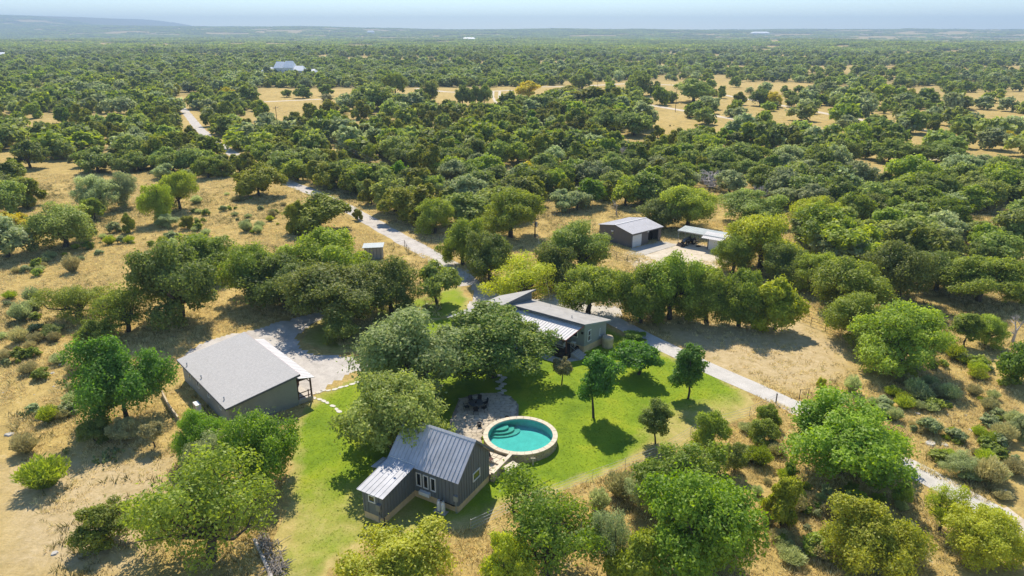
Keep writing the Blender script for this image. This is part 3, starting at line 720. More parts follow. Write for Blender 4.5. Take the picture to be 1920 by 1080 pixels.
('oak','oakM','oakdark',1810,202,20,178,'right tree of a dark pair on the right'),
('oak','oakM','oakgreen',1602,274,48,228,'oak with a dark stem beside the right track'),
('oak','oakM','oakdark',1668,305,70,258,'blue green oak group beside the right track, left crown'),
('oak','oakM','oakdark',1770,305,82,256,'blue green oak group beside the right track, right crown'),
('cedar','cedarM','cedar',1110,205,95,163,'dark juniper mound in the far meadow, front'),
('cedar','cedarM','cedar',1060,187,70,160,'dark juniper mound in the far meadow, back'),
('cedar','cedarM','cedar',1150,205,45,165,'dark juniper at the right of the mound'),
('oak','oakM','oak',1130,257,72,204,'oak with open forked stems at the meadow edge, left one'),
('oak','oakM','oak',1188,254,75,204,'oak with open forked stems at the meadow edge, right one'),
('oak','oakM','oakdark',1300,290,80,240,'dark round oak at the corner of the meadow'),
('oak','oakM','oak',1400,250,58,222,'small oak at the lower edge of the meadow'),
('oak','oakM','oakdark',538,182,18,165,'small round juniper in the upper left meadow'),
('cedar','cedarM','oakdark',568,184,32,158,'wide dark juniper in the upper left meadow'),
('cedar','cedarM','oakdark',613,180,28,158,'dark juniper right of the wide one, upper left meadow'),
('bush','bushM','sage',613,190,24,176,'pale shrub beside the upper left track'),
('dead','brush',None,1085,300,58,262,'grey leafless thicket in the middle woodland, left'),
('dead','brush',None,1162,296,52,262,'grey leafless thicket in the middle woodland, right'),
('dead','brush',None,1332,352,90,300,'large grey leafless thicket left of the yellow elm'),
('dead','brush',None,1420,374,52,332,'pale leafless tree left of the yellow elm'),
('dead','brush',None,348,305,62,260,'grey leafless tree left of the gravel drive'),
('elm','oakM','yellow',985,345,50,302,'yellowish oak in the middle woodland'),
('elm','oakM','yellow',145,172,34,152,'yellow tree in the left distance'),
('elm','oakM','yellow',428,192,34,163,'yellow tree left of the upper meadow'),
('elm','oakM','yellow',1885,368,40,325,'yellow elm near the right edge'),
('elm','oakM','yellow',1665,262,44,238,'yellow olive elm behind the right track oaks'),
('elm','oakM','yellow',1883,272,40,245,'orange tinged elm at the right'),
]
for i,a in enumerate(HAND): T(*a)
# prickly pear and small field shrubs
for i,(x,y,wp,lb) in enumerate([(118,720,26,'prickly pear clump in the dry field, lower of the two long ones'),(142,705,32,'prickly pear clump right of the lower long one'),(100,620,40,'prickly pear patch at the foot of the left thicket'),
 (405,535,46,'prickly pear patch right of the left thicket'),(14,688,18,'small prickly pear at the left edge'),(72,775,26,'prickly pear beside a bare branch in the field'),(48,780,24,'prickly pear low in the left field'),
 (124,850,16,'prickly pear standing alone below the dark shrub'),(178,692,18,'prickly pear beside a pale rock near the vivid green tree'),(205,858,60,'wide prickly pear bed under the dark shrub'),(55,640,26,'prickly pear under the field slope')]):
    X,Y=G(x,y); place('cactus','cactus',None,X,Y,wp*depth(Y)/F,.9,lb)
# ---------------- woodland, by kind ----------------
def zone(x,y):
    if y>210:
        if x<420: return 'the left woodland, '+('left edge' if x<140 else 'middle' if x<280 else 'drive side')
        if x<640: return 'the tree strip along the gravel drive'+(', far end' if y<265 else ', near end')
        if x<1000: return 'the thicket under the power line'+(', far side' if y<265 else ', middle' if y<325 else ', house side')
        if x<1240: return 'the woodland behind the metal workshop'+(', meadow side' if y<285 else ', workshop side')
        if x<1480: return 'the woodland behind the carport'+(', meadow side' if y<300 else ', carport side')
        if x<1700: return 'the woodland below the right track'+(', track side' if y<330 else ', near side')
        return 'the right edge woodland'+(', track side' if y<330 else ', middle' if y<400 else ', near side')
    if x<480: return 'the upper left woodland'
    if x<1000: return 'the woodland beyond the upper meadow'
    return 'the right meadow, left half' if x<1440 else 'the right meadow, right half'
cand=[]
g=np.random.default_rng(99)
Y=120.
while Y<430:
    st=6.6 if Y<250 else 7.4
    for X in np.arange(-Y*.86-10,Y*.86+10,st):
        x=X+g.uniform(-.45,.45)*st; y=Y+g.uniform(-.45,.45)*st; cand.append((x,y))
    Y+=st
cand=np.array(cand); dn=woodland(cand[:,0],cand[:,1]); cand=cand[g.random(len(cand))<dn*.93]
U=np.array(used); n1=sn(cand[:,0],cand[:,1],.035,14)
proc=[]
for (x,y),nn in zip(cand,n1):
    if (np.hypot(U[:,0]-x,U[:,1]-y)<U[:,2]*.75+1.2).any(): continue
    px,py=proj(x,y,3)
    if not(-60<px<1980): proc.append((x,y,nn,px,py,False)); continue
    proc.append((x,y,nn,px,py,True))
proc.sort(key=lambda p:p[1])
rest=[]
RD=np.array(PX([(335,195),(350,212),(372,240),(398,264),(425,280),(545,345),(600,366),(655,392)])); tt_=np.linspace(0,7,120); RX=np.interp(tt_,np.arange(8),RD[:,0]); RY=np.interp(tt_,np.arange(8),RD[:,1])
for x,y,nn,px,py,vis in proc:
    if ((np.abs(RX*y/RY-x)<3.4)&(RY-y<30)&(RY-y>-4)&((tt_<4.2)|(tt_>4.9))).any(): continue
    pc=.5+.5*nn; 
    if 300<px<1000 and py>200: pc+=.25
    if px>1450: pc-=.4
    if py>215 and px<640: pc+=.1
    r=g.random(); k='cedar' if r<pc*.75 else 'oak'
    if g.random()<.10: k='bush'
    nm=KN[k][0]; zn=zone(px,py)
    if not vis or cnt.get(nm,0)>=290 or y>400:
        rest.append((x,y,k)); continue
    if k=='oak':
        W=g.choice([g.uniform(6,9.5),g.uniform(8.5,13.5)]); h=W**.80*g.uniform(.95,1.25); fm=g.choice(['oak','oakgreen','oakdark','grey'],p=[.38,.25,.22,.15]); key='oakM'; TN={'oak':'olive','oakgreen':'mid green','oakdark':'dark green','grey':'grey green','cedar':'deep green','bright':'vivid green'}; sz='broad' if W>9.5 else 'small'; lb=f'{sz} {TN[str(fm)]} live oak in {zn}'
    elif k=='cedar':
        W=g.uniform(5.2,9.2); h=W*g.uniform(.78,1.02); fm=g.choice(['cedar','oakgreen','bright'],p=[.82,.13,.05]); key='cedarM'; TN={'oakgreen':'olive','cedar':'deep green','bright':'vivid green'}; sz='broad' if W>7.2 else 'small'; lb=f'{sz} {TN[str(fm)]} juniper in {zn}'
    else:
        W=g.uniform(3,5); h=W*.62; fm=g.choice(['grey','oakgreen','cedar']); key='bushM'; lb=f'low shrub in {zn}'
    place(k,key,str(fm),float(x),float(y),float(W),float(h),lb,lb)
# scattered small shrubs in dry fields
g=np.random.default_rng(5)
FIELDS=[(PX([(0,560),(90,560),(150,660),(190,700),(150,780),(20,830),(0,830)]),34,'small weedy shrub in the dry field left of the vivid green tree'),
 (PX([(380,345),(540,375),(540,430),(440,445),(430,520),(260,470),(60,520),(10,520),(200,440),(350,440)]),70,'small weedy shrub in the open field left of the gravel drive'),
 (PX([(1490,800),(1690,700),(1760,640),(1900,720),(1920,930),(1880,940),(1700,830)]),95,'low scrub bush on the dry slope right of the drive'),
 (PX([(1400,850),(1480,900),(1560,910),(1700,960),(1740,1060),(1540,1080),(1420,1050)]),60,'low scrub bush in the rough grass at the bottom right'),
 (PX([(1150,215),(1480,262),(1300,262),(1230,255)]),14,'small dark bush dotted on the far meadow'),
 (PX([(1390,800),(1460,790),(1480,860),(1420,900),(1380,860)]),10,'low bush in the dry grass left of the wide green tree'),
 (PX([(1540,640),(1600,620),(1500,560),(1480,500),(1560,540),(1620,600)]),0,'')]
for P,n,lb in FIELDS:
    P=np.array(P); lo=P.min(0); hi=P.max(0); k=0
    while k<n:
        x,y=g.uniform(lo[0],hi[0]),g.uniform(lo[1],hi[1])
        if not inpoly(np.array([x]),np.array([y]),P)[0]: continue
        k+=1; W=g.uniform(.8,2.9)*(.75 if n<30 else 1); key,fm=[('wisp','sage'),('wisp','grey'),('bushM','grey'),('wisp','oakgreen'),('bushM','oakgreen')][g.integers(5)]
        hx=(x-P[:,0].min())/(P[:,0].max()-P[:,0].min()); hy=(y-P[:,1].min())/(P[:,1].max()-P[:,1].min())
        l2=('large ' if W>1.8 else 'small ')+{'sage':'straw coloured ','grey':'grey green ','oakgreen':'olive '}[fm]+('sprays' if key=='wisp' else 'bush')+lb[lb.index(' ',lb.index('shrub' if 'shrub' in lb else 'bush')):]
        pos=('near ' if hy<.5 else 'far ')+('left part' if hx<.5 else 'right part')
        if len((l2+', '+pos).split())<=16: l2+=', '+pos
        place('wisp' if key=='wisp' else 'bush',key,fm,x,y,W,W*g.uniform(.45,.75),l2,l2)
# far woodland by geometry nodes
def scatter(name,pts,rot,scl,idx,srcs,label):
    c=bpy.data.collections.new(name+'_kinds')
    for i,(me,fmn) in enumerate(srcs):
        o=bpy.data.objects.new('%s_kind_%02d'%(name,i),me); c.objects.link(o)
        if fmn: o.material_slots[0].link='OBJECT'; o.material_slots[0].material=fmn
    me=bpy.data.meshes.new(name); me.vertices.add(len(pts)); me.vertices.foreach_set('co',np.asarray(pts,np.float32).ravel())
    r=np.zeros((len(pts),3),np.float32); r[:,2]=rot
    attr(me,'rot',r,'POINT','FLOAT_VECTOR'); attr(me,'scl',np.asarray(scl,np.float32),'POINT','FLOAT_VECTOR'); attr(me,'idx',np.asarray(idx,np.int32),'POINT','INT')
    o=link(name,me); ng=bpy.data.node_groups.new(name,'GeometryNodeTree')
    ng.interface.new_socket('Geometry',in_out='INPUT',socket_type='NodeSocketGeometry'); ng.interface.new_socket('Geometry',in_out='OUTPUT',socket_type='NodeSocketGeometry')
    N=ng.nodes.new; L=ng.links.new
    gi=N('NodeGroupInput'); go=N('NodeGroupOutput'); ip=N('GeometryNodeInstanceOnPoints'); ci=N('GeometryNodeCollectionInfo')
    ci.inputs['Collection'].default_value=c; ci.inputs['Separate Children'].default_value=True; ci.inputs['Reset Children'].default_value=True
    ip.inputs['Pick Instance'].default_value=True
    def na(n,t):
        a=N('GeometryNodeInputNamedAttribute'); a.data_type=t; a.inputs['Name'].default_value=n; return a.outputs[0]
    L(gi.outputs[0],ip.inputs['Points']); L(ci.outputs[0],ip.inputs['Instance']); L(na('idx','INT'),ip.inputs['Instance Index'])
    e2=N('FunctionNodeEulerToRotation'); L(na('rot','FLOAT_VECTOR'),e2.inputs[0]); L(e2.outputs[0],ip.inputs['Rotation'])
    L(na('scl','FLOAT_VECTOR'),ip.inputs['Scale']); L(ip.outputs[0],go.inputs[0])
    md=o.modifiers.new('scatter','NODES'); md.node_group=ng
    return tag(o,label,kind='stuff')
g=np.random.default_rng(123)
P=[]; 
for x,y,k in rest: P.append((x,y,k=='cedar',1.))
A=[]; Y=425.
while Y<1700:
    st=9.5 if Y<900 else 11.5
    X=np.arange(-Y*.82-20,Y*.82+20,st); x=X+g.uniform(-.45,.45,len(X))*st; y=Y+g.uniform(-.45,.45,len(X))*st
    A.append(np.stack([x,y,np.full(len(X),1. if Y<900 else 1.25)],1)); Y+=st
A=np.concatenate(A); A=A[g.random(len(A))<woodland(A[:,0],A[:,1])*.92]
# keep the surroundings of far buildings open
pts=np.concatenate([np.array([(x,y,s) for x,y,c,s in P]),A]); ced=np.r_[np.array([c for _,_,c,_ in P],bool),g.random(len(A))<.25]
n=len(pts); z=terrain(pts[:,0],pts[:,1]); h=g.uniform(.75,1.55,n)*pts[:,2]
scl=np.stack([h*g.uniform(.9,1.15,n),h*g.uniform(.9,1.15,n),h*g.uniform(.8,1.1,n)],1)
srcs=[]; 
for i in range(4):
    for f in ('oak','oakgreen','oakdark','grey'): srcs.append((LIB['farO'][i][0],FM[f]))
for i in range(2):
    for f in ('cedar','oakdark'): srcs.append((LIB['farC'][i][0],FM[f]))
idx=np.where(ced,16+g.integers(0,4,n),g.integers(0,16,n))
scatter('distant_woodland',np.stack([pts[:,0],pts[:,1],z-.2],1),g.uniform(0,6.28,n),scl,idx,srcs,'distant oak and juniper woodland fading into haze')
print('far trees',n,'counts',{k:v for k,v in cnt.items()})
# groves beyond: tiles of many low crowns
def grove(seed):
    g=np.random.default_rng(seed); V=[];Fc=[];Tn=[]; off=0
    for k in range(34):
        cx,cy=g.uniform(-32,32,2); Wd=g.uniform(9,15); hh=g.uniform(5,8.5); m=46
        d=unit(g.normal(size=(m,3))); d[:,2]=np.abs(d[:,2]); p=np.array([cx,cy,0])+d*np.array([Wd/2,Wd/2,hh])*g.uniform(.75,1,(m,1))
        v,f=leaves(p,d,3.4,g,1.2); V.append(v); Fc.append(f+off); off+=len(v); Tn.append(np.full(m,g.random())*.6+.4*g.random(m))
    me=npmesh('grove',np.concatenate(V),np.concatenate(Fc)); attr(me,'tint',np.concatenate(Tn),'FACE'); me.materials.append(FM['oak']); return me
GV=[grove(s) for s in (1,2,3)]
A=[]; Y=1690.
while Y<9800:
    st=44 if Y<3500 else 70
    X=np.arange(-Y*.8,Y*.8,st); A.append(np.stack([X+g.uniform(-.4,.4,len(X))*st,Y+g.uniform(-.4,.4,len(X))*st,np.full(len(X),1. if Y<3500 else 1.6)],1)); Y+=st
A=np.concatenate(A); A=A[g.random(len(A))<woodland(A[:,0],A[:,1])*.94]; n=len(A); s=A[:,2]
scatter('horizon_woodland',np.stack([A[:,0],A[:,1],terrain(A[:,0],A[:,1])-.5],1),g.uniform(0,6.28,n),np.stack([s,s,g.uniform(.8,1.25,n)*s**.3],1),g.integers(0,9,n),
  [(m_,FM[f]) for m_ in GV for f in ('oak','oakgreen','oakdark')],'blue grey woodland along the horizon')
print('groves',n)
# grass tufts
def tuft(seed,n=9,h=.42,sp=.28):
    g=np.random.default_rng(seed); V=[]
    for k in range(n):
        a=g.uniform(0,6.28); r=g.uniform(0,sp); x,y=math.cos(a)*r,math.sin(a)*r; l=g.uniform(.5,1)*h; wd=.035; la=g.uniform(0,6.28)
        V+=[(x-wd*math.sin(la),y+wd*math.cos(la),0),(x+wd*math.sin(la),y-wd*math.cos(la),0),(x+math.cos(a)*l*.5,y+math.sin(a)*l*.5,l)]
    me=npmesh('tuft',V,np.arange(3*n).reshape(n,3)); attr(me,'tint',g.random(n),'FACE'); me.materials.append(FM['oak']); return me
FM['straw']=foliage('straw',(.46,.39,.17),(.80,.69,.36),.35,hue=.01,val=.2)
FM['weed']=foliage('olive_weeds',(.14,.14,.05),(.30,.27,.10),.25,hue=.012,val=.2)
FM['lawnb']=foliage('lawn_blades',(.120,.195,.012),(.290,.360,.024),.3,hue=.006,val=.1)
KEEP=[LAWN]+[PX(p) for p in [[(335,690),(350,655),(420,628),(520,602),(600,586),(650,668),(700,672),(700,690),(600,735),(520,760),(440,760)],[(820,480),(890,520),(1000,560),(1175,580),(1125,610),(960,590),(830,610)],
  [(1110,590),(1160,596),(1500,755),(1500,772),(1330,712),(1130,612)],[(1480,752),(1500,750),(1900,975),(1860,985),(1690,885)],[(1180,465),(1270,450),(1400,480),(1250,500)]]]+[PX([(520,335),(560,340),(720,415),(860,495),(830,495),(690,430)])]
N0=270000; yy=np.sqrt(g.uniform(34**2,205**2,N0)); xx=g.uniform(-.85,.85,N0)*yy
kp=np.ones(N0,bool)
for Pk in KEEP: kp&=~inpoly(xx,yy,Pk)
for Pk in BARE[:1]+BARE[2:3]: kp&=~(inpoly(xx,yy,Pk)&(g.random(N0)<.75))
kp&=(sn(xx,yy,.55,41)+.5*sn(xx,yy,1.7,44)+g.normal(size=N0)*.35)>-.25
xx=xx[kp];yy=yy[kp]; n=len(xx); s=g.uniform(.5,1.15,n)
wz=sn(xx,yy,.16,47)+g.normal(size=n)*.5
scatter('dry_grass',np.stack([xx,yy,np.zeros(n)],1),g.uniform(0,6.28,n),np.stack([s*1.3,s*1.3,s],1),np.where(wz>.75,2+g.integers(0,2,n),g.integers(0,2,n)),
  [(tuft(1),FM['straw']),(tuft(2),FM['straw']),(tuft(3),FM['weed']),(tuft(4,12,.6),FM['weed'])],'dry straw coloured grass tufts over the fields')
N1=60000; L_=np.array(LAWN); lo=L_.min(0); hi=L_.max(0); xx=g.uniform(lo[0],hi[0],N1); yy=g.uniform(lo[1],hi[1],N1); d=distpoly(xx,yy,L_); gr=lawn_green(xx,yy,d)
kp=(d>.3)&(gr+g.normal(size=N1)*.2>.45)&(np.hypot((xx-.9)/1,(yy-61))>4.3)&~inpoly(xx,yy,[(-8,62),(-6,72),(1.5,72),(2,66),(-.5,57),(-7,58)])
xx=xx[kp];yy=yy[kp];n=len(xx); s=g.uniform(.12,.2,n)
scatter('lawn_grass',np.stack([xx,yy,np.full(n,.012)],1),g.uniform(0,6.28,n),np.stack([s*2,s*2,s],1),g.integers(0,2,n),[(tuft(5,8,.3,.22),FM['lawnb']),(tuft(6,8,.3,.22),FM['lawnb'])],'short green lawn grass')
#BUILDINGS
# ---------------- air ----------------
hz=bpy.data.materials.new('haze_air'); hz.use_nodes=True; t=hz.node_tree; t.nodes.clear(); hv=t.nodes.new('ShaderNodeVolumePrincipled'); ho=t.nodes.new('ShaderNodeOutputMaterial')
hv.inputs['Color'].default_value=(.60,.80,1,1); hv.inputs['Density'].default_value=.00015; hv.inputs['Anisotropy'].default_value=.0; t.links.new(hv.outputs[0],ho.inputs['Volume'])
tag(MB().box(-14000,14000,-400,14500,-40,330).build('haze',hz),'thin pale blue haze over the land',kind='stuff')

# ---------------- buildings ----------------
def dome(x,y): return 0
def win(parent,axis,at,u0,u1,z0,z1,out,lab=None,mull=False,fr=.09):
    """window set in a wall: axis 'y' -> wall plane y=at, u along x; axis 'x' -> wall plane x=at, u along y; out=+-1 outward"""
    def B(mb,a0,a1,b0,b1,d0,d1):
        d0,d1=sorted((at+out*d0,at+out*d1))
        return mb.box(a0,a1,d0,d1,b0,b1) if axis=='y' else mb.box(d0,d1,a0,a1,b0,b1)
    m=MB(); B(m,u0,u1,z1-fr,z1,-.02,.07); B(m,u0,u1,z0,z0+fr,-.02,.08); B(m,u0,u0+fr,z0+fr,z1-fr,-.02,.07); B(m,u1-fr,u1,z0+fr,z1-fr,-.02,.07)
    if mull: B(m,u0+fr,u1-fr,(z0+z1)/2-.03,(z0+z1)/2+.03,-.02,.06)
    o=m.build('window',M['trimwhite'],parent); 
    p=MB(); B(p,u0+fr,u1-fr,z0+fr,z1-fr,-.01,.02); p.build('pane',M['glass'],o)
    return o
def roofpanels(parent,c,n,m,th=.03,rib=.05,name='roof_panel',capmat=None):
    """c: eave-left, eave-right, top-right, top-left; n panels across, each with a standing rib"""
    a,b,d,e=[Vector(p) for p in c]; nrm=(b-a).cross(e-a).normalized()
    for i in range(n):
        t0=i/n; t1=(i+1)/n; p0=a.lerp(b,t0);p1=a.lerp(b,t1);q0=e.lerp(d,t0);q1=e.lerp(d,t1)
        mb=MB(); mb.hexa([p0-nrm*th,p1-nrm*th,q1-nrm*th,q0-nrm*th],[p0,p1,q1,q0])
        w=(p1-p0)*.5; w=(p1-p0).normalized()*min(.05,(p1-p0).length*.12)
        mb.hexa([p0-nrm*.002,p0+w,q0+w,q0-nrm*.002],[p0+nrm*rib,p0+w*.8+nrm*rib,q0+w*.8+nrm*rib,q0+nrm*rib])
        mb.build(name,m,parent)
# --- cottage
CO=empty('cottage',(-4.75,49.8,0),R(-29.5),'dark grey board and batten cottage with a galvanised roof beside the round pool','house')
L0=-7.2; D0=5.3; WX0=-6.95; WX1=-4.75; WY=-4.5; SK=.72; EV=3.42; RG=6.15
MB().box(L0+.04,-.04,.04,D0-.04,-.3,SK).build('foundation',M['skirt'],CO)
MB().box(WX0+.04,WX1-.04,WY+.04,.03,-.3,SK).build('foundation',M['skirt'],CO)
mb=MB(); mb.hexa([(0,0,SK),(0,D0,SK),(0,D0,EV),(0,D0/2,RG-.1),(0,0,EV)][::-1],[(L0,0,SK),(L0,D0,SK),(L0,D0,EV),(L0,D0/2,RG-.1),(L0,0,EV)][::-1]); mb.build('wall',M['siding'],CO)
MB().hexa([(WX0,WY,SK),(WX1,WY,SK),(WX1,-.002,SK),(WX0,-.002,SK)],[(WX0,WY,2.95),(WX1,WY,2.95),(WX1,-.002,3.52),(WX0,-.002,3.52)]).build('wall',M['siding'],CO)
def bat(x0,x1,y0,y1,z0,z1): MB().box(x0,x1,y0,y1,z0,z1).build('batten',M['batten'],CO)
for x in np.arange(-4.55,-.1,.405):
    if -4.5<x<-2.35: bat(x-.03,x+.03,-.035,0,SK+.01,1.28); bat(x-.03,x+.03,-.035,0,2.88,EV-.02)
    else: bat(x-.03,x+.03,-.035,0,SK+.01,EV-.02)
for y in np.arange(.2,D0,.405):
    zt=EV+(RG-EV)*(1-abs(y-D0/2)/(D0/2))-.16
    if 2.3<y<3.7: bat(0,.035,y-.03,y+.03,SK+.01,1.68); bat(0,.035,y-.03,y+.03,2.72,zt)
    else: bat(0,.035,y-.03,y+.03,SK+.01,zt)
for y in np.arange(WY+.25,-.1,.405): bat(WX1,WX1+.035,y-.03,y+.03,SK+.01,2.93+(y-WY)*.125)
for x in np.arange(WX0+.2,WX1,.405):
    if not -6.3<x<-5.45: bat(x-.03,x+.03,WY-.035,WY,SK+.01,2.93)
for u in (-4.52,-3.74,-2.94): win(CO,'y',0,u,u+.58,1.38,2.80,-1)
win(CO,'x',0,2.4,3.6,1.75,2.64,1)
win(CO,'y',WY,-6.25,-5.5,2.0,2.72,-1)
# roof of the main block: panels, ridge cap, rakes
roofpanels(CO,[(L0-.3,-.32,EV-.02),(.3,-.32,EV-.02),(.3,D0/2,RG),(L0-.3,D0/2,RG)],19,M['metalroof'])
roofpanels(CO,[(.3,D0+.32,EV-.02),(L0-.3,D0+.32,EV-.02),(L0-.3,D0/2,RG),(.3,D0/2,RG)],19,M['metalroof'])
MB().slab([(L0-.32,D0/2-.16,RG-.10),(.33,D0/2-.16,RG-.10),(.33,D0/2,RG+.07),(L0-.32,D0/2,RG+.07)],.03).slab([(L0-.32,D0/2,RG+.07),(.33,D0/2,RG+.07),(.33,D0/2+.16,RG-.10),(L0-.32,D0/2+.16,RG-.10)],.03).build('ridge_cap',M['whiteroof'],CO)
for xx_ in (.3,L0-.34): MB().hexa([(xx_,-.32,EV-.22),(xx_+.04,-.32,EV-.22),(xx_+.04,D0/2,RG-.2),(xx_,D0/2,RG-.2)],[(xx_,-.32,EV+.03),(xx_+.04,-.32,EV+.03),(xx_+.04,D0/2,RG+.05),(xx_,D0/2,RG+.05)]).hexa([(xx_,D0/2,RG-.2),(xx_+.04,D0/2,RG-.2),(xx_+.04,D0+.32,EV-.22),(xx_,D0+.32,EV-.22)],[(xx_,D0/2,RG+.05),(xx_+.04,D0/2,RG+.05),(xx_+.04,D0+.32,EV+.03),(xx_,D0+.32,EV+.03)]).build('rake_trim',M['batten'],CO)
wr=[(WX0-.42,WY-.22,2.96),(WX1+.28,WY-.22,2.96),(WX1+.28,-.02,3.56),(WX0-.42,-.02,3.56)]
roofpanels(CO,wr,6,M['metalroof'],rib=.035)
MB().box(WX0-.42,WX1+.3,-.14,-.02,3.585,3.66).build('roof_flashing',M['whiteroof'],CO)
roofpanels(CO,[(-8.75,-1.2,2.62),(-7.38,-1.2,2.85),(-7.38,.5,2.85),(-8.75,.5,2.62)],3,M['metalroof'],name='awning_panel')
for y in (-1.1,.4): MB().tube((-8.6,y,0),(-8.6,y,2.6),.05).build('awning_post',M['batten'],CO)
MB().box(-4.1,-2.95,-.34,0,.74,1.08).build('wall_air_conditioner',M['trimwhite'],CO)
mb=MB().box(-.36,.02,-.2,-.04,1.3,1.85); mb.tube((-.18,-.12,0),(-.18,-.12,1.3),.035); mb.tube((-.08,-.1,0),(-.08,-.1,1.3),.02); mb.build('meter_box',M['galv'],CO)
MB().box(-1.95,-.2,-.06,-.02,.66,.72).tube((-1.9,-.05,.69),(-.4,-.05,.62),.03).build('gas_pipe',M['black'],CO)
mb=MB().box(-5.28,-4.84,WY-.26,WY-.04,1.5,2.15); mb.tube((-5.1,WY-.13,0),(-5.1,WY-.13,1.5),.04); mb.tube((-4.93,WY-.13,-.0),(-4.93,WY-.13,1.5),.025); mb.tube((-5.1,WY-.13,1.05),(-4.9,WY-.13,.8),.05); mb.build('water_heater',M['grey'],CO)
MB().tube((-4.58,WY-.08,0),(-4.58,WY-.08,.9),.045).build('drain_pipe',M['black'],CO)
ca,sa=math.cos(R(-29.5)),math.sin(R(-29.5))
def cw(x,y): return (-4.75+x*ca-y*sa, 49.8+x*sa+y*ca)
x,y=cw(-1.45,-.62); MB().box(-.62,.62,-.3,.3,0,.08).build('concrete_pad',M['conc'],loc=(x,y,.012),rz=R(-29.5)); tag(bpy.data.objects['concrete_pad'],'small concrete pad under the two white gas bottles','pad')
for i,(dx,lb) in enumerate([(-1.68,'white gas bottle at the cottage wall, left of the pair'),(-1.22,'white gas bottle at the cottage wall, right of the pair')]):
    x,y=cw(dx,-.6); r0=empty('gas_bottle',(x,y,.09),0,lb,'gas bottle','gas bottles beside the cottage')
    MB().rev([(0,.03),(.17,.03),(.19,.1),(.19,.82),(.15,.95),(.05,1.0),(0,1.0)],n=16).build('tank',M['white'],r0,True)
    MB().rev([(.11,.97),(.12,1.12),(.10,1.12),(.10,.97)],n=12).build('collar',M['white'],r0)
    MB().tube((0,0,1.0),(0,0,1.1),.03).tube((0,0,1.07),(.14,.2,1.0),.012).build('valve',M['grey'],r0)
# pipes lying on the grass in front of the wing
x,y=G(700,995); tag(MB().tube((-.5,.15,.06),(0,0,.06),.05).tube((0,0,.06),(.35,-.32,.06),.04).tube((-.62,.2,.02),(-.62,.2,.14),.10,.10,10).build('drain_fitting',M['white'],loc=(x,y,.02)),'white drain pipe and round cover on the grass below the cottage wing','pipe')
# --- pool
CX,CY=.87,60.95; AX,AY=3.83,3.60; IX,IY=3.36,3.10; TOP=1.0
PO=empty('round_pool',(CX,CY,0),0,'round raised stone pool with turquoise water and pale coping','pool')
def ell(a,b,t): return (a*math.cos(t),b*math.sin(t))
for cidx in range(5):
    nb=44; z0=cidx*.175; off=(cidx%2)*.5
    for i in range(nb):
        if random.random()<.0: continue
        t0=2*math.pi*(i+off+.04)/nb; t1=2*math.pi*(i+off+.96)/nb
        tm=(t0+t1)/2
        if math.sin(tm)>.35 and math.cos(tm)<.75: continue   # behind, sunk in the patio
        o_=random.uniform(0,.035); mb=MB(); A1=AX+o_-.02;B1=AY+o_-.02; A2=AX-.22;B2=AY-.22
        pts=[ell(A2,B2,t0),ell(A1,B1,t0),ell(A1,B1,tm),ell(A1,B1,t1),ell(A2,B2,t1)]
        mb.prism(pts,z0+.006,z0+.169); mb.build('stone_block',M['stone'],PO)
nc=30
for i in range(nc):
    t0=2*math.pi*(i+.02)/nc; t1=2*math.pi*(i+.98)/nc; tm=(t0+t1)/2
    pts=[ell(IX,IY,t0),ell(AX+.03,AY+.03,t0),ell(AX+.03,AY+.03,tm),ell(AX+.03,AY+.03,t1),ell(IX,IY,t1),ell(IX,IY,tm)]
    MB().prism(pts,TOP-.10,TOP+random.uniform(0,.012)).build('coping_stone',M['coping'],PO)
mb=MB(); n=64; V=[];Fs=[]
for r,z in [(AX-.16,0),(AX-.16,TOP-.11)]: pass
ring=[ell(IX+.005,IY+.005,2*math.pi*i/n) for i in range(n)]; ro=[ell(AX-.21,AY-.21,2*math.pi*i/n) for i in range(n)]
for i in range(n):
    j=(i+1)%n; mb.poly([(*ring[i],TOP-.105),(*ring[j],TOP-.105),(*ring[j],.04),(*ring[i],.04)][::-1]); mb.poly([(*ro[i],-.1),(*ro[j],-.1),(*ro[j],TOP-.105),(*ro[i],TOP-.105)]); mb.poly([(*ring[i],TOP-.105),(*ro[i],TOP-.105),(*ro[j],TOP-.105),(*ring[j],TOP-.105)])
mb.poly([(*p,.045) for p in ring]); mb.build('basin',M['poolshell'],PO)
for k,(ra,zz) in enumerate([(1.9,.18),(1.4,.36),(.9,.56)]):
    c0=ell(IX,IY,2.35); pts=[(c0[0]+ra*math.cos(a)*1.25,c0[1]+ra*math.sin(a)*.75) for a in np.linspace(0,2*math.pi,22)[:-1]]
    pts=[(p[0]*min(1,1/math.hypot(p[0]/(IX-.01),p[1]/(IY-.01))),p[1]*min(1,1/math.hypot(p[0]/(IX-.01),p[1]/(IY-.01)))) for p in pts]
    MB().prism(pts,.046,zz).build('pool_step',M['step_in'],PO)
wm=bpy.data.materials.new('pool_water'); wm.use_nodes=True; t=wm.node_tree; t.nodes.clear()
gl=t.nodes.new('ShaderNodeBsdfGlossy'); gl.inputs['Roughness'].default_value=.04; tp=t.nodes.new('ShaderNodeBsdfTransparent'); tp.inputs[0].default_value=(.38,.78,.74,1)
fz=t.nodes.new('ShaderNodeFresnel'); fz.inputs[0].default_value=1.33; ms=t.nodes.new('ShaderNodeMixShader'); oo=t.nodes.new('ShaderNodeOutputMaterial')
tc=t.nodes.new('ShaderNodeTexCoord'); nz=t.nodes.new('ShaderNodeTexNoise'); nz.inputs['Scale'].default_value=3.2; nz.inputs['Detail'].default_value=4; t.links.new(tc.outputs['Object'],nz.inputs[0])
bp=t.nodes.new('ShaderNodeBump'); bp.inputs['Strength'].default_value=.16; bp.inputs['Distance'].default_value=.05; t.links.new(nz.outputs[0],bp.inputs['Height'])
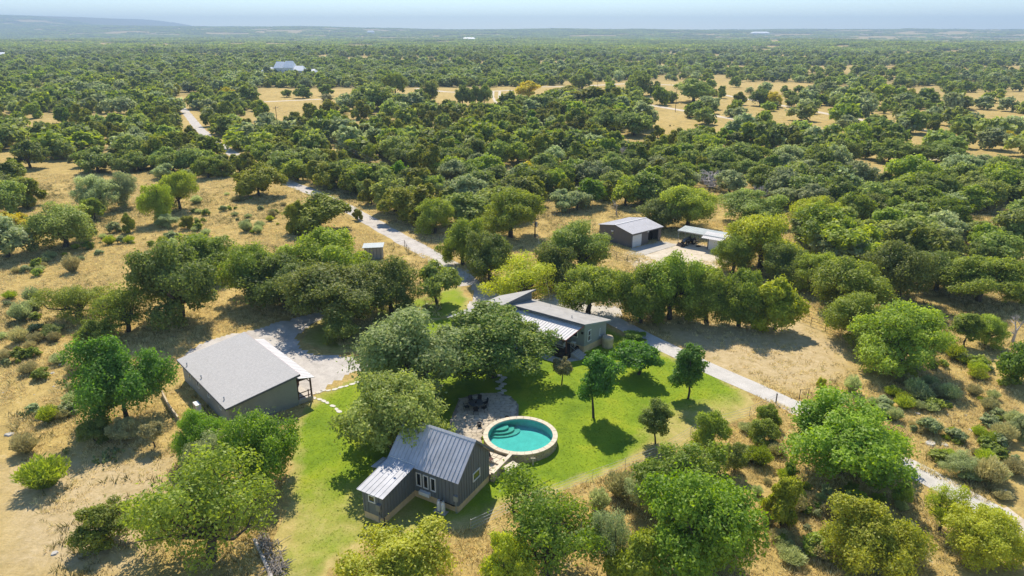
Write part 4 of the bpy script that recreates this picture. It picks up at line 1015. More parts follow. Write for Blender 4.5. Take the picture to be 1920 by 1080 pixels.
t.links.new(bp.outputs[0],gl.inputs['Normal']); t.links.new(bp.outputs[0],fz.inputs['Normal'])
t.links.new(fz.outputs[0],ms.inputs[0]); t.links.new(tp.outputs[0],ms.inputs[1]); t.links.new(gl.outputs[0],ms.inputs[2]); t.links.new(ms.outputs[0],oo.inputs[0])
mb=MB(); mb.poly([(*ell(IX+.002,IY+.002,2*math.pi*i/n),TOP-.16) for i in range(n)]); mb.build('water',wm,PO)
x,y=CX+1.2,CY-AY-.28; tag(MB().box(-.06,.06,-.08,.08,0,.7).box(-.22,.22,-.04,.04,.7,.78).tube((0,0,.78),(0,.1,.95),.03).build('pool_skimmer_pipe',M['coping'],loc=(x,y,.01)),'white pump pipe on a stand against the curved pool wall','pipe')
# equipment box
x,y=-.12,55.75; r0=empty('equipment_box',(x,y,.012),R(46),'taupe lidded pump box on the grass below the pool','box')
MB().box(-.72,.72,-.42,.42,0,.68).build('body',M['box'],r0); MB().box(-.77,.77,-.46,.46,.685,.78).build('lid',M['coping'],r0); MB().box(-.1,.1,-.44,-.425,.4,.5).build('latch',M['black'],r0)
MB().tube((.5,.43,.2),(.7,.9,.3),.07).tube((.7,.9,.3),(.8,1.2,.1),.07).build('hose',M['trimwhite'],r0)
# --- terrace between cottage and pool (retaining wall, stone treads)
TE=empty('stone_terrace',(-4.75,49.8,0),R(-29.5),'raised pale stone terrace with a rubble wall between cottage and pool','terrace')
for cidx in range(5):
    y=5.34
    while y<8.9:
        l=random.uniform(.35,.65); MB().box(.14,.40+random.uniform(0,.03),y,min(y+l-.015,8.95),cidx*.19+.004,cidx*.19+.184).build('stone_block',M['stone'],TE); y+=l
MB().box(-3.6,.13,5.36,8.6,0,.72).build('fill',M['mortar'],TE)
for i in range(7):
    for j in range(6):
        x0=-3.55+i*.53; y0=5.4+j*.53; hgt=.72 if (i<5 or j>3) else .72
        MB().box(x0+.02,x0+.5,y0+.02,y0+.5,.725,.725+random.uniform(.03,.07)+(.16 if j==3 else 0)).build('paving_stone',M['coping'],TE)
MB().box(.10,.44,5.36,8.95,.955,1.02).build('wall_cap',M['coping'],TE)
# lounge chair on the terrace
x,y=cw(-.9,7.0); r0=empty('garden_chair',(x,y,.80),R(40),'dark folding garden chair on the pale stone terrace','chair')
mb=MB(); [mb.tube(a,b,.022,n=6) for a,b in [((-.25,-.3,0),(-.25,.25,.5)),((.25,-.3,0),(.25,.25,.5)),((-.25,.3,0),(-.25,-.25,.45)),((.25,.3,0),(.25,-.25,.45)),((-.25,.25,.5),(-.25,.55,1.0)),((.25,.25,.5),(.25,.55,1.0)),((-.25,.55,1.),(.25,.55,1.))]]; mb.build('frame',M['steel'],r0)
MB().slab([(-.24,-.25,.45),(.24,-.25,.45),(.24,.25,.42),(-.24,.25,.42)],.03).build('seat',M['wood'],r0); MB().slab([(-.24,.26,.48),(.24,.26,.48),(.24,.53,.97),(-.24,.53,.97)],.03).build('backrest',M['wood'],r0)
# --- flagstone patio
PAT=[(-6.9,62.3),(-6.6,66.1),(-6.1,69.6),(-4.2,70.7),(-1.7,71.0),(-.2,70.2),(.75,68.2),(.7,65.6),(-.6,64.6),(-2.2,63.9),(-3.15,62.4),(-3.3,60.2),(-2.9,58.4),(-4.2,57.6),(-6.0,59.2)]
PZ=.30
def inset(P,k):
    c=np.mean(P,0); return [tuple(c+(np.array(p)-c)*k) for p in P]
PA=MB().prism(PAT,-.1,PZ).build('stone_patio',M['mortar']); tag(PA,'irregular flagstone patio with a curved edge behind the pool',kind='structure')
# flagstones: jittered cells cut to irregular polygons with joints
def flags(P,z,parent,step,m,name,maxn=300,th=.05):
    P=np.array(P); lo=P.min(0);hi=P.max(0); nx_=int((hi[0]-lo[0])/step)+2; ny_=int((hi[1]-lo[1])/step)+2; gg_=np.random.default_rng(8)
    C=np.array([[ (lo[0]+(i+.5*(j%2)+gg_.uniform(-.24,.24))*step, lo[1]+(j+gg_.uniform(-.24,.24))*step) for i in range(-1,nx_+1)] for j in range(-1,ny_+1)])
    k=0
    for j in range(ny_+1):
        for i in range(nx_+1):
            q=[C[j,i],C[j,i+1],C[j+1,i+1],C[j+1,i]]; ctr=np.mean(q,0)
            if k>=maxn or not inpoly(np.array([ctr[0]]),np.array([ctr[1]]),P)[0]: continue
            if distpoly(np.array([ctr[0]]),np.array([ctr[1]]),P)[0]<step*.28: continue
            pts=[]
            for a in range(4):
                p=q[a]; nxt=q[(a+1)%4]; pts.append(ctr+(p-ctr)*gg_.uniform(.84,.92)); pts.append(ctr+((p+nxt)/2-ctr)*gg_.uniform(.90,1.02))
            k+=1; MB().prism([tuple(p) for p in pts],z-.02,z+gg_.uniform(.01,.035)).build(name,m,parent)
flags(PAT,PZ,PA,.60,M['flag'],'flagstone')
# stepping stones
SS=[(-23.5,71.2),(-22.9,71.6),(-22.5,72.0),(-21.9,72.0),(-21.2,72.3),(-20.6,72.8),(-20.0,73.1),(-19.4,73.6),(-18.9,74.1),(-18.2,74.4),(-17.5,74.9),(-16.8,75.3),(-16.1,75.7),(-15.3,76.1),(-14.6,76.6),(-13.8,77.0),(-13,77.3),(-12.2,77.7),(-11.3,77.9),(-10.4,78.1),(-9.5,78.2),(-8.7,78.6),
 (-23.1,70.2),(-22.4,69.9),(-21.8,69.5),(-21.3,69.1),(-20.5,68.4),(-19.9,67.7),(-19.5,67.2)]
DN=['nearest the porch','','','','','','','']
for i,(x,y) in enumerate(SS):
    row='upper' if i<22 else 'lower'; pts=[]; s=random.uniform(.28,.40)
    for k in range(7): a=k*.897+random.uniform(-.2,.2); pts.append((s*1.15*math.cos(a),s*.72*math.sin(a)))
    lb=f'pale flat stepping stone of the {row} row crossing the lawn from the left building porch'
    tag(MB().prism(pts,-.03,.04).build('stepping_stone',M['step'],loc=(x,y,.016),rz=random.uniform(.2,.8) if i<22 else random.uniform(-1,-.4)),lb,'stepping stone',f'stepping stones of the {row} row')
for i in range(9):
    x,y=-1.3+.35*math.sin(i*2.1),71.4+i*.55; pts=[(random.uniform(.3,.5)*math.cos(k),.28*math.sin(k)) for k in np.arange(0,6.2,.9)]
    tag(MB().prism(pts,-.02,.05).build('stepping_stone',M['step'],loc=(x,y,.016)),'pale stepping stone climbing from the patio under the dark crown','stepping stone','stepping stones above the patio')
# dining set
x,y=-4.05,67.35; r0=empty('dining_table',(x,y,PZ+.04),0,'round glass topped dining table on the stone patio','table')
MB().rev([(0,.70),(.80,.70),(.82,.73),(.80,.75),(0,.75)],n=28).build('tabletop',M['blacktop'],r0); MB().rev([(.1,.7),(.06,.35),(.12,.05),(.35,0),(0,0)],n=14).build('pedestal',M['black'],r0); MB().rev([(0,.9),(.09,.88),(.11,.76),(0,.76)],n=10).build('centrepiece',M['black'],r0)
WH=['at the back left of','at the back of','at the back right of','at the front right of','at the front of','at the left of']
for i,(a,nm) in enumerate(zip((120,75,25,-35,-88,-160),WH)):
    t=R(a); px,py=x+1.12*math.cos(t),y+1.12*math.sin(t); c0=empty('patio_chair',(px,py,PZ+.04),t-math.pi/2,f'black patio chair {nm} the round dining table','chair','black chairs around the patio table')
    MB().box(-.24,.24,-.24,.24,.42,.48).build('seat',M['black'],c0); MB().slab([(-.24,.22,.5),(.24,.22,.5),(.24,.34,1.0),(-.24,.34,1.0)],.04).build('backrest',M['black'],c0)
    for sx in (-1,1):
        MB().tube((sx*.23,-.22,.45),(sx*.23,-.26,0),.02,n=5).tube((sx*.25,.24,.45),(sx*.25,.30,0),.02,n=5).tube((sx*.25,-.22,.66),(sx*.25,.26,.68),.022,n=5).tube((sx*.25,-.22,.66),(sx*.25,-.24,.4),.018,n=5).build('side_frame',M['black'],c0)
for (x,y,lb) in [(-.55,64.9,'small black pot at the pool rim by the patio'),(-3.5,63.6,'black planter at the left of the pool rim')]:
    tag(MB().rev([(0,0),(.18,0),(.26,.4),(.22,.42),(.16,.3),(0,.3)],n=12).build('planter',M['black'],loc=(x,y,PZ+.03)),lb,'planter')
# --- left building
LH=empty('left_building',(-30.2,62.9,0),R(42),'grey building with a single pitched shingle roof beside the gravel court','building')
W_,D_=8.15,15.4; ZL,ZH=2.85,3.95
mb=MB(); mb.hexa([(.4,.4,-.2),(W_,.4,-.2),(W_,D_,-.2),(.4,D_,-.2)],[(.4,.4,ZL),(W_,.4,ZH-.1),(W_,D_,ZH-.1),(.4,D_,ZL)]); mb.build('wall',M['lhwall'],LH)
M['lhroof']=striped('shingle_roof',(.36,.335,.31),.1,.45,0,.95,.35)
mb=MB(); mb.slab([(0,0,ZL),(W_+.35,0,ZH+.05),(W_+.35,D_+.3,ZH+.05),(0,D_+.3,ZL)],.05)
for nm_ in ('lhroof',):
    t=M[nm_].node_tree; b=t.nodes['Principled BSDF']; br_=t.nodes.new('ShaderNodeTexBrick'); tc=t.nodes.new('ShaderNodeTexCoord'); t.links.new(tc.outputs['Object'],br_.inputs['Vector'])
    br_.inputs['Scale'].default_value=2.2; br_.inputs['Color1'].default_value=(.50,.48,.455,1); br_.inputs['Color2'].default_value=(.41,.395,.375,1); br_.inputs['Mortar'].default_value=(.34,.33,.31,1); br_.inputs['Mortar Size'].default_value=.03
    t.links.new(br_.outputs[0],b.inputs['Base Color'])
rf=mb.build('roof',M['lhroof'],LH)
MB().hexa([(0,-.03,ZL-.24),(W_+.35,-.03,ZH-.19),(W_+.35,0,ZH-.19),(0,0,ZL-.24)],[(0,-.03,ZL-.03),(W_+.35,-.03,ZH+.02),(W_+.35,0,ZH+.02),(0,0,ZL-.03)]).build('fascia',M['fascia'],LH)
MB().box(-.03,0,-.03,D_+.3,ZL-.22,ZL-.02).build('fascia',M['fascia'],LH); MB().box(W_+.35,W_+.38,-.03,D_+.3,ZH-.2,ZH+.03).build('fascia',M['redtrim'],LH)
for (u,v) in ((.35,13.0),(.5,8.6),(.6,1.9)): MB().tube((u,v,ZL),(u,v,ZL+.4),.06).tube((u,v,ZL+.4),(u,v,ZL+.48),.10,.03).build('roof_vent',M['galv'],rf)
for v,z0,z1,wd_ in ((12.4,1.2,2.3,.7),(9.6,1.2,2.3,.7),(6.2,1.4,2.1,.6),(2.6,1.4,2.3,.6)): win(LH,'x',.4,v,v+wd_,z0,z1,-1)
PX0=W_+.02
MB().box(PX0,PX0+1.75,.45,9.2,.42,.56).build('deck',M['decktop'],LH)
MB().box(PX0,PX0+1.78,.40,.45,.05,.56).build('deck_skirt',M['conc'],LH)
roofpanels(LH,[(PX0+2.1,.1,2.95),(PX0+2.1,14.2,2.95),(PX0+.05,14.2,3.45),(PX0+.05,.1,3.45)],30,M['whiteroof'],name='porch_roof_panel',rib=.03)
for v in (.55,4.0,7.5): MB().box(PX0+1.6,PX0+1.76,v-.08,v+.08,.56,2.9).tube((PX0+1.68,v,2.3),(PX0+1.2,v,2.95),.05).build('porch_post',M['wood'],LH)
MB().box(PX0+.02,PX0+.14,.48,.6,.56,3.1).build('porch_post',M['wood'],LH)
MB().box(PX0+.15,PX0+1.6,.5,.58,1.3,1.38).box(PX0+.15,PX0+1.6,.5,.58,.75,.83).box(PX0+1.25,PX0+1.35,.5,.58,.56,1.5).build('railing',M['wood'],LH)
MB().box(PX0+.05,PX0+1.6,.48,14.1,2.86,3.0).build('porch_beam',M['wood'],LH)
x,y=-30.2+(-.9)*math.cos(R(42))-6.6*math.sin(R(42)),62.9+(-.9)*math.sin(R(42))+6.6*math.cos(R(42))
r0=empty('air_conditioner',(x,y,0),R(42),'white heat pump unit on the ground at the left wall of the grey building','heat pump')
MB().box(-.35,.2,-.55,.55,.12,1.1).build('case',M['white'],r0); MB().tube((-.365,.1,.62),(-.35,.1,.62),.34,.34,18).build('fan_grille',M['grey'],r0); MB().box(-.3,.15,-.5,.5,0,.12).build('pad',M['conc'],r0)
Lf=PX([(305,742),(318,768),(336,792)]) ; mb=MB()
for a,b in zip(Lf[:-1],Lf[1:]):
    dx,dy=b[0]-a[0],b[1]-a[1]; l=math.hypot(dx,dy); nx_,ny_=-dy/l*.08,dx/l*.08; mb.prism([(a[0]-nx_,a[1]-ny_),(b[0]-nx_,b[1]-ny_),(b[0]+nx_,b[1]+ny_),(a[0]+nx_,a[1]+ny_)],0,.7)
tag(mb.build('garden_wall',M['stone']),'low weathered retaining wall left of the grey building','wall')
Lf=PX([(478,1015),(492,1045),(508,1080),(515,1120)])
x0,y0=Lf[0]; mb=MB()
for a,b in zip(Lf[:-1],Lf[1:]): mb.tube((*a,.15),(*b,.12),.16,.14,7)
tag(mb.build('fallen_log',M['dead']),'bleached fallen log left of the brush pile','log')
gq=np.random.default_rng(3); mb=MB(); Lp=np.array(PX([(492,1010),(505,1030),(518,1060),(524,1080)]))
for k in range(240):
    t=gq.uniform(0,len(Lp)-1.01); i=int(t); p=Lp[i]+(Lp[i+1]-Lp[i])*(t-i)+gq.normal(size=2)*.28; q=p+gq.normal(size=2)*.5; mb.tube((*p,gq.uniform(.05,.45)),(*q,gq.uniform(.05,.55)),gq.uniform(.015,.05),n=4)
tag(mb.build('brush_pile',M['brush'],None),'long pile of grey cut branches at the edge of the lawn','brush pile','brush pile'); bpy.data.objects['brush_pile']['kind']='stuff'
# --- long house
MH=empty('long_house',(9.57,82.24,0),R(-36),'long grey house with single pitched roofs and a covered porch','house')
fp=[(-12.6,0),(0,0),(.75,4.6),(-12.4,4.6)]
MB().hexa([(x,y,-.2) for x,y in inset(fp,.995)],[(x,y,.95) for x,y in inset(fp,.995)]).build('foundation',M['skirt'],MH)
zt=lambda y:4.15-y*.19
MB().hexa([(x,y,.95) for x,y in fp],[(x,y,zt(y)) for x,y in fp]).build('wall',M['mhwall'],MH)
rc=[(-12.7,-.5,4.38),(.25,-.5,4.38),(1.2,5.05,3.36),(-12.5,5.05,3.36)]
M['mroof']=mat('granule_roof',(.36,.345,.32),.9,noise=(.14,.9),bump=.2,scale=9)
rf=MB().slab(rc,.06).build('roof',M['mroof'],MH)
def edge(a,b,h,m,parent,name='fascia',out=.03):
    a=Vector(a);b=Vector(b);d=(b-a).normalized(); n_=Vector((d.y,-d.x,0)).normalized()*out
    MB().hexa([a-Vector((0,0,h)),b-Vector((0,0,h)),b+n_-Vector((0,0,h)),a+n_-Vector((0,0,h))],[a,b,b+n_,a+n_]).build(name,m,parent)
edge(rc[0],rc[1],.26,M['fascia'],MH); edge(rc[1],rc[2],.24,M['mhwall'],MH)
def winx(y0,y1,z0,z1): # on the slanted end wall
    return win(MH,'x',.12*(y0+y1)/2+.04,y0,y1,z0,z1,1,mull=True)
winx(.55,1.5,1.45,3.05); winx(3.2,4.1,1.4,2.6)
win(MH,'y',0,-2.3,-1.0,2.0,3.0,-1)
MB().box(-.45,-.15,-.15,0,2.7,3.0).build('wall_lamp',M['black'],MH)
roofpanels(MH,[(-12.2,-3.25,2.85),(-.9,-3.25,2.85),(-.15,-.03,3.9),(-12.2,-.03,3.9)],26,M['whiteroof'],name='porch_roof_panel',rib=.045)
edge((-12.2,-3.26,2.87),(-.9,-3.26,2.87),.14,M['redtrim'],MH,'porch_fascia'); edge((-.89,-3.26,2.87),(-.14,-.05,3.92),.14,M['redtrim'],MH,'porch_fascia')
MB().box(-12.2,-.75,-3.1,-.03,.62,.78).build('deck',M['deck'],MH); MB().box(-12.2,-.78,-3.12,-3.05,.05,.61).build('deck_skirt',M['deck'],MH); MB().box(-.78,-.72,-3.05,-.05,.05,.61).build('deck_skirt',M['deck'],MH)
for x in (-12,-8.3,-4.6,-1.0): MB().box(x-.08,x+.08,-3.0,-2.84,.78,2.75).build('porch_post',M['wood'],MH)
mb=MB()
for k in range(60): x=-12+k*.19; mb.box(x-.015,x+.015,-3.0,-2.96,.78,1.62)
rl=MB().box(-12,-1,-3.03,-2.93,1.62,1.68).build('railing',M['deck'],MH); o=mb.build('balusters',M['deck'],rl); o['kind']='stuff'
for k in range(4): MB().box(-.7+k*.32,-.7+(k+1)*.32,-2.2,-.4,0,.62-k*.15).build('stair_step',M['conc'],MH)
MB().tube((-.7,-2.2,.8),(-.7,-2.2,1.6),.025).tube((-.7,-2.2,1.6),(.55,-2.2,.95),.025).tube((.55,-2.2,.95),(.55,-2.2,.1),.025).build('handrail',M['galv'],MH)
MB().tube((-2.6,1.0,3.9),(-2.6,1.0,4.5),.06).build('vent_pipe',M['galv'],rf)
MB().box(-.6,.5,1.6,4.0,.0,.0).build('threshold',M['conc'],MH) if False else None
# left wing
lw=[(3.5,93.2,5.0),(-1.9,94.9,3.3),(-9.,86.5,3.3),(-3.4,84.2,5.0)]
LW=empty('house_wing',(0,0,0),0,'wing of the long house with a steep single pitched roof behind the dark crown','house')
q=inset([(a,b) for a,b,_ in lw],.90); MB().hexa([(*p,-.1) for p in q],[(*q[0],4.75),(*q[1],3.2),(*q[2],3.2),(*q[3],4.75)]).build('wall',M['siding'],LW)
rf=MB().slab(lw,.07).build('roof',M['mroof'],LW); edge(lw[3],lw[0],.24,M['fascia'],LW)
for x,y,z in ((-2.5,91.,4.0),(-5.2,89.5,3.7)): MB().tube((x,y,z-.3),(x,y,z+.4),.07).build('roof_vent',M['galv'],rf)
# porch furniture
def mw(x,y): a=R(-36); return (9.57+x*math.cos(a)-y*math.sin(a),82.24+x*math.sin(a)+y*math.cos(a))
x,y=mw(-3.6,-1.7); r0=empty('covered_table',(x,y,.79),R(-36),'porch dining table under a pale fitted cover','table')
MB().hexa([(-1.0,-.5,.15),(1.0,-.5,.15),(1.0,.5,.15),(-1.0,.5,.15)],[(-.9,-.45,.76),(.9,-.45,.76),(.9,.45,.76),(-.9,.45,.76)]).build('cover',M['cover'],r0); [MB().box(sx*.85-.04,sx*.85+.04,sy*.4-.04,sy*.4+.04,0,.15).build('leg',M['black'],r0) for sx in (-1,1) for sy in (-1,1)]
for i,(u,v,rr,nm) in enumerate([(-4.9,-1.7,90,'at the left end of the covered table'),(-2.3,-1.7,-90,'at the right end of the covered table'),(-6.0,-1.3,0,'second from the left on the porch'),(-7.2,-1.3,0,'at the left of the porch seats')]):
    x,y=mw(u,v); c0=empty('porch_chair',(x,y,.79),R(-36+rr),f'pale covered armchair {nm}','chair','pale covered porch chairs')
    MB().box(-.36,.36,-.34,.36,.12,.46).build('seat',M['cover'],c0); MB().slab([(-.36,.26,.46),(.36,.26,.46),(.36,.42,.98),(-.36,.42,.98)],.12).build('backrest',M['cover'],c0)
    for s_ in (-1,1): MB().box(s_*.36-.06,s_*.36+.06,-.32,.3,.46,.64).build('armrest',M['cover'],c0)
x,y=mw(-.95-.35,-.6); r0=empty('side_table',(x,y,.79),R(-36),'small white side table near the porch steps','table'); MB().box(-.3,.3,-.25,.25,.62,.68).build('top',M['white'],r0); [MB().box(sx*.25-.03,sx*.25+.03,sy*.2-.03,sy*.2+.03,0,.62).build('leg',M['white'],r0) for sx in (-1,1) for sy in (-1,1)]
P_=[mw(-9,-5.0),mw(-1.0,-4.6),mw(.8,-2.0),mw(.8,-1.0),mw(-.75,-1.0),mw(-.8,-3.2),mw(-9,-3.2)]
tag(MB().prism(P_,-.05,.03).build('concrete_patio',M['conc']),'concrete apron in front of the porch',kind='structure')
x,y=mw(1.6,3.6); tag(MB().rev([(0,0),(.75,0),(.8,1.3),(.7,1.5),(0,1.55)],n=16).build('stone_cistern',M['stone'],loc=(x,y,0)),'round pale stone cistern at the back corner of the long house','cistern')
# --- metal workshop
SH=empty('metal_workshop',(23.64,129.5,0),R(38),'dark grey metal workshop with a low gabled roof and white garage door','workshop')
SW,SD,SE,SR=8.75,9.0,2.95,3.75
def wq(b,t): MB().hexa(b,t).build('wall',M['shopwall'],SH)
MB().box(0,.25,0,.15,0,SE).build('wall',M['shopwall'],SH); MB().box(2.95,4.85,0,.15,0,SE).build('wall',M['shopwall'],SH); MB().box(7.9,SW,0,.15,0,SE).build('wall',M['shopwall'],SH)
MB().box(.25,2.95,0,.15,2.5,SE).build('wall',M['shopwall'],SH); MB().box(4.85,7.9,0,.15,2.62,SE).build('wall',M['shopwall'],SH)
M['shopside']=striped('shop_side_cladding',(.155,.143,.138),.1,.3,1,.6)
for x0 in (-.0,SW-.15):
    MB().hexa([(x0,.152,0),(x0,SD,0),(x0,SD,SE),(x0,SD/2,SR),(x0,.152,SE)],[(x0+.15,.152,0),(x0+.15,SD,0),(x0+.15,SD,SE),(x0+.15,SD/2,SR),(x0+.15,.152,SE)]).build('wall',M['shopside'],SH)
MB().box(.15,SW-.15,SD-.15,SD,0,SE).build('wall',M['shopwall'],SH); MB().box(.15,SW-.15,.15,SD-.15,0,.04).build('floor',M['conc'],SH)
MB().box(4.2,4.3,.16,SD-.16,.04,SE).build('partition',M['white'],SH)
for k in range(5): MB().box(.27,2.93,.04,.09,k*.49+.02,k*.49+.50).build('garage_door_panel',M['white'],SH)
roofpanels(SH,[(-.25,-.3,SE+.02),(SW+.3,-.3,SE+.02),(SW+.3,SD/2,SR+.1),(-.25,SD/2,SR+.1)],20,M['shoproof'],rib=.025); roofpanels(SH,[(SW+.3,SD+.3,SE+.02),(-.25,SD+.3,SE+.02),(-.25,SD/2,SR+.1),(SW+.3,SD/2,SR+.1)],20,M['shoproof'],rib=.025)
MB().box(-.27,SW+.32,SD/2-.15,SD/2+.15,SR+.09,SR+.16).build('ridge_cap',M['whiteroof'],SH)
MB().box(-.25,SW+.3,-.34,-.305,SE-.16,SE+.0).build('gutter',M['shopwall'],SH); 
for (a,b,c_) in ((4.3,-.25,2.55),): MB().box(a,a+.45,b,-.01,c_,c_+.18).build('wall_lamp',M['white'],SH)
MB().box(-.25,-.01,5.0,5.5,2.3,2.5).build('wall_lamp',M['white'],SH); MB().box(-.1,-.01,-.01,.14,0,SE).build('corner_trim',M['fascia'],SH)
tag(MB().prism([(23.7,129.2),(21.9,125.6),(25.0,124.6),(33.2,131.6),(30.6,134.7)],-.05,.05).build('concrete_apron',M['conc']),'concrete apron of the workshop',kind='structure')
tag(MB().box(-.5,.5,-.35,.35,0,1.5).box(-.45,.45,-.38,-.35,.2,.9).box(-.2,.5,-.3,.3,1.5,1.9).build('tool_cabinet',M['black'],loc=(28.3,135.4,.05),rz=R(38)),'black tool cabinet inside the open bay of the workshop','cabinet')
sheet('gravel_yard',PX([(1175,490),(1210,478),(1262,455),(1300,455),(1400,470),(1400,490),(1345,505),(1240,515),(1190,512)]),.004,M['track'],'tan yard before the workshop',.5,.4)
# carport
CPT=empty('carport',(38.5,128.9,0),R(-37),'flat roofed open carport with a small white storage room at its right','carport')
roofpanels(CPT,[(-6.3,-.4,2.9),(5.2,-.4,2.9),(5.2,3.4,3.05),(-6.3,3.4,3.05)],22,M['cproof'],rib=.03)
edge((-6.32,-.42,2.92),(5.2,-.42,2.92),.2,M['galv'],CPT)
for x,y in ((-6.1,-.2),(-6.1,3.2),(-3,3.2),(-.1,3.2),(5,3.2)): MB().tube((x,y,0),(x,y,2.88),.05).build('post',M['galv'],CPT)
MB().box(-.05,.0,0,3,0,2.7).box(0,4.6,2.95,3,0,2.7).box(4.55,4.6,0,2.95,0,2.7).box(0,.2,0,.08,0,2.6).box(2.4,4.6,0,.08,0,2.6).build('wall',M['shopwall'],CPT)
for k in range(4): MB().box(.2,2.4,-.03,.05,k*.55+.02,k*.55+.565).build('door_panel',M['white'],CPT)
roofpanels(CPT,[(-.85,-1.5,2.55),(3.3,-1.5,2.55),(3.6,1.3,3.22),(-.85,1.3,3.22)],12,M['whiteroof'],rib=.05,name='shed_roof_panel')
# tractor
TR=empty('tractor',(35.6,132.2,.0),R(216),'blue grey tractor with a front loader parked under the carport','tractor')
MB().hexa([(.0,-.32,.75),(1.5,-.28,.72),(1.5,.28,.72),(0,.32,.75)],[(0,-.3,1.45),(1.45,-.24,1.25),(1.45,.24,1.25),(0,.3,1.45)]).build('hood',M['tblue'],TR)
MB().box(-1.1,.0,-.3,.3,.55,.85).build('chassis',M['black'],TR); MB().box(-.95,-.5,-.25,.25,.95,1.05).slab([(-1.0,-.25,1.05),(-.95,-.25,1.05),(-.95,.25,1.5),(-1.0,.25,1.5)],.05).build('seat',M['black'],TR)
MB().tube((-1.1,-.5,.9),(-1.15,-.5,2.2),.04).tube((-1.1,.5,.9),(-1.15,.5,2.2),.04).tube((-1.15,-.5,2.2),(-1.15,.5,2.2),.04).build('roll_bar',M['black'],TR)
for s_ in (-1,1): MB().slab([(-1.3,s_*.62-.18,1.25),(-.3,s_*.62-.18,1.25),(-.3,s_*.62+.18,1.25),(-1.3,s_*.62+.18,1.25)],.05).build('fender',M['tblue'],TR)
def wheel(x,y,r,wd):
    w_=MB().tube((x,y-wd/2,r),(x,y+wd/2,r),r,r,20).build('wheel',M['tyre'],TR); MB().tube((x,y-wd/2-.02,r),(x,y+wd/2+.02,r),r*.5,r*.5,14).build('rim',M['rim'],w_)
for s_ in (-1,1): wheel(-.8,s_*.62,.65,.34); wheel(1.1,s_*.52,.40,.24)
for s_ in (-1,1): MB().tube((.1,s_*.4,1.25),(1.2,s_*.42,1.15),.06).tube((1.2,s_*.42,1.15),(2.05,s_*.42,.35),.06).tube((.3,s_*.4,.8),(1.3,s_*.42,.9),.035).build('loader_arm',M['black'],TR)
MB().hexa([(2.0,-.85,.05),(2.75,-.85,.02),(2.75,.85,.02),(2.0,.85,.05)],[(1.98,-.85,.6),(2.08,-.85,.62),(2.08,.85,.62),(1.98,.85,.6)]).build('bucket',M['deck'],TR)
MB().tube((-.1,0,1.35),(-.45,0,1.55),.02).rev([(.0,1.56),(.18,1.56),(.18,1.59),(0,1.59)],-.45,0,14).build('steering_wheel',M['black'],TR)
MB().box(-2.2,-1.5,-.75,.75,.3,.55).tube((-1.2,0,.6),(-1.8,0,.75),.06).box(-2.1,-1.9,-.1,.1,.5,1.1).build('rear_implement',M['black'],TR)
tag(MB().box(-.5,.5,-.15,.15,0,.12).box(-.3,.3,-.3,.3,.12,.2).build('trailer_jack',M['black'],loc=(37.2,130.6,.0),rz=.3),'dark flat scrap piece lying on the ground under the carport','scrap')
# pump shed
r0=empty('pump_shed',(-26.1,123.2,0),R(4),'small grey pump shed with a flat overhanging roof beside the drive','shed')
MB().box(-1.65,1.65,-1.0,1.0,0,2.35).build('wall',M['lhwall'],r0); MB().slab([(-1.95,-1.3,2.42),(1.95,-1.3,2.52),(1.95,1.2,2.72),(-1.95,1.2,2.6)],.08).build('roof',M['cproof'],r0)
for x in (-1.3,-.65,0,.65,1.3): MB().box(x-.04,x+.04,-1.04,-1.0,.0,2.3).build('batten',M['fascia'],r0)
# --- poles and wires
def pole(x,y,ty,lb,arm=True,tf=False):
    X,Y=G(x,y); z=float(terrain(X,Y)); h=zat(Y,ty)-z; r0=empty('utility_pole',(X,Y,z),R(35),lb,'utility pole','utility poles of the power line')
    MB().tube((0,0,-.2),(0,0,h),.16,.10,10).build('shaft',M['pole'],r0)
    if arm: MB().box(-1.0,1.0,-.06,.06,h-.75,h-.6).build('crossarm',M['pole'],r0); [MB().rev([(.0,h-.6),(.05,h-.6),(.06,h-.45),(0,h-.42)],x_,0,8).build('insulator',M['galv'],r0) for x_ in (-.9,0.3,.9)]
    if tf: MB().rev([(0,h-2.2),(.26,h-2.2),(.26,h-1.3),(.1,h-1.2),(0,h-1.2)],.35,0,12).build('transformer',M['galv'],r0)
    return X,Y,z+h-.5
p1=pole(1003,445,406,'utility pole with a transformer above the oaks beside the long house',tf=True)
p2=pole(524,266,199,'tall dark utility pole beside the gravel drive on the left')
p3=pole(1266,210,166,'utility pole standing in the far meadow beside the track',False)
p4=pole(1281,138,103,'distant utility pole above the far road',False)
p5=pole(1120,178,140,'distant utility pole among the oaks beside the far road',False)
p6=pole(1399,135,96,'distant utility pole at the right of the horizon woods',False)
def wire_(a,b,off,sag,lb,grp='power lines'):
    mb=MB(); n_=28; prev=None
    for i in range(n_+1):
        t=i/n_; p=Vector(a).lerp(Vector(b),t)+Vector((off*.8,off*.6,-sag*4*t*(1-t)))
        if prev is not None: mb.tube(prev,p,.022,n=4)
        prev=p
    tag(mb.build('power_line',M['wire']),lb,'power line',grp)
for off,lb in ((-.9,'power line sagging from the left pole to the transformer pole, left wire'),(.3,'power line sagging between the two poles, middle wire'),(.9,'power line sagging between the two poles, right wire')): wire_(p2,p1,off,3.2,lb)
wire_(p1,(*mw(-8,4),4.4),0,.5,'service wire from the transformer pole to the long house')
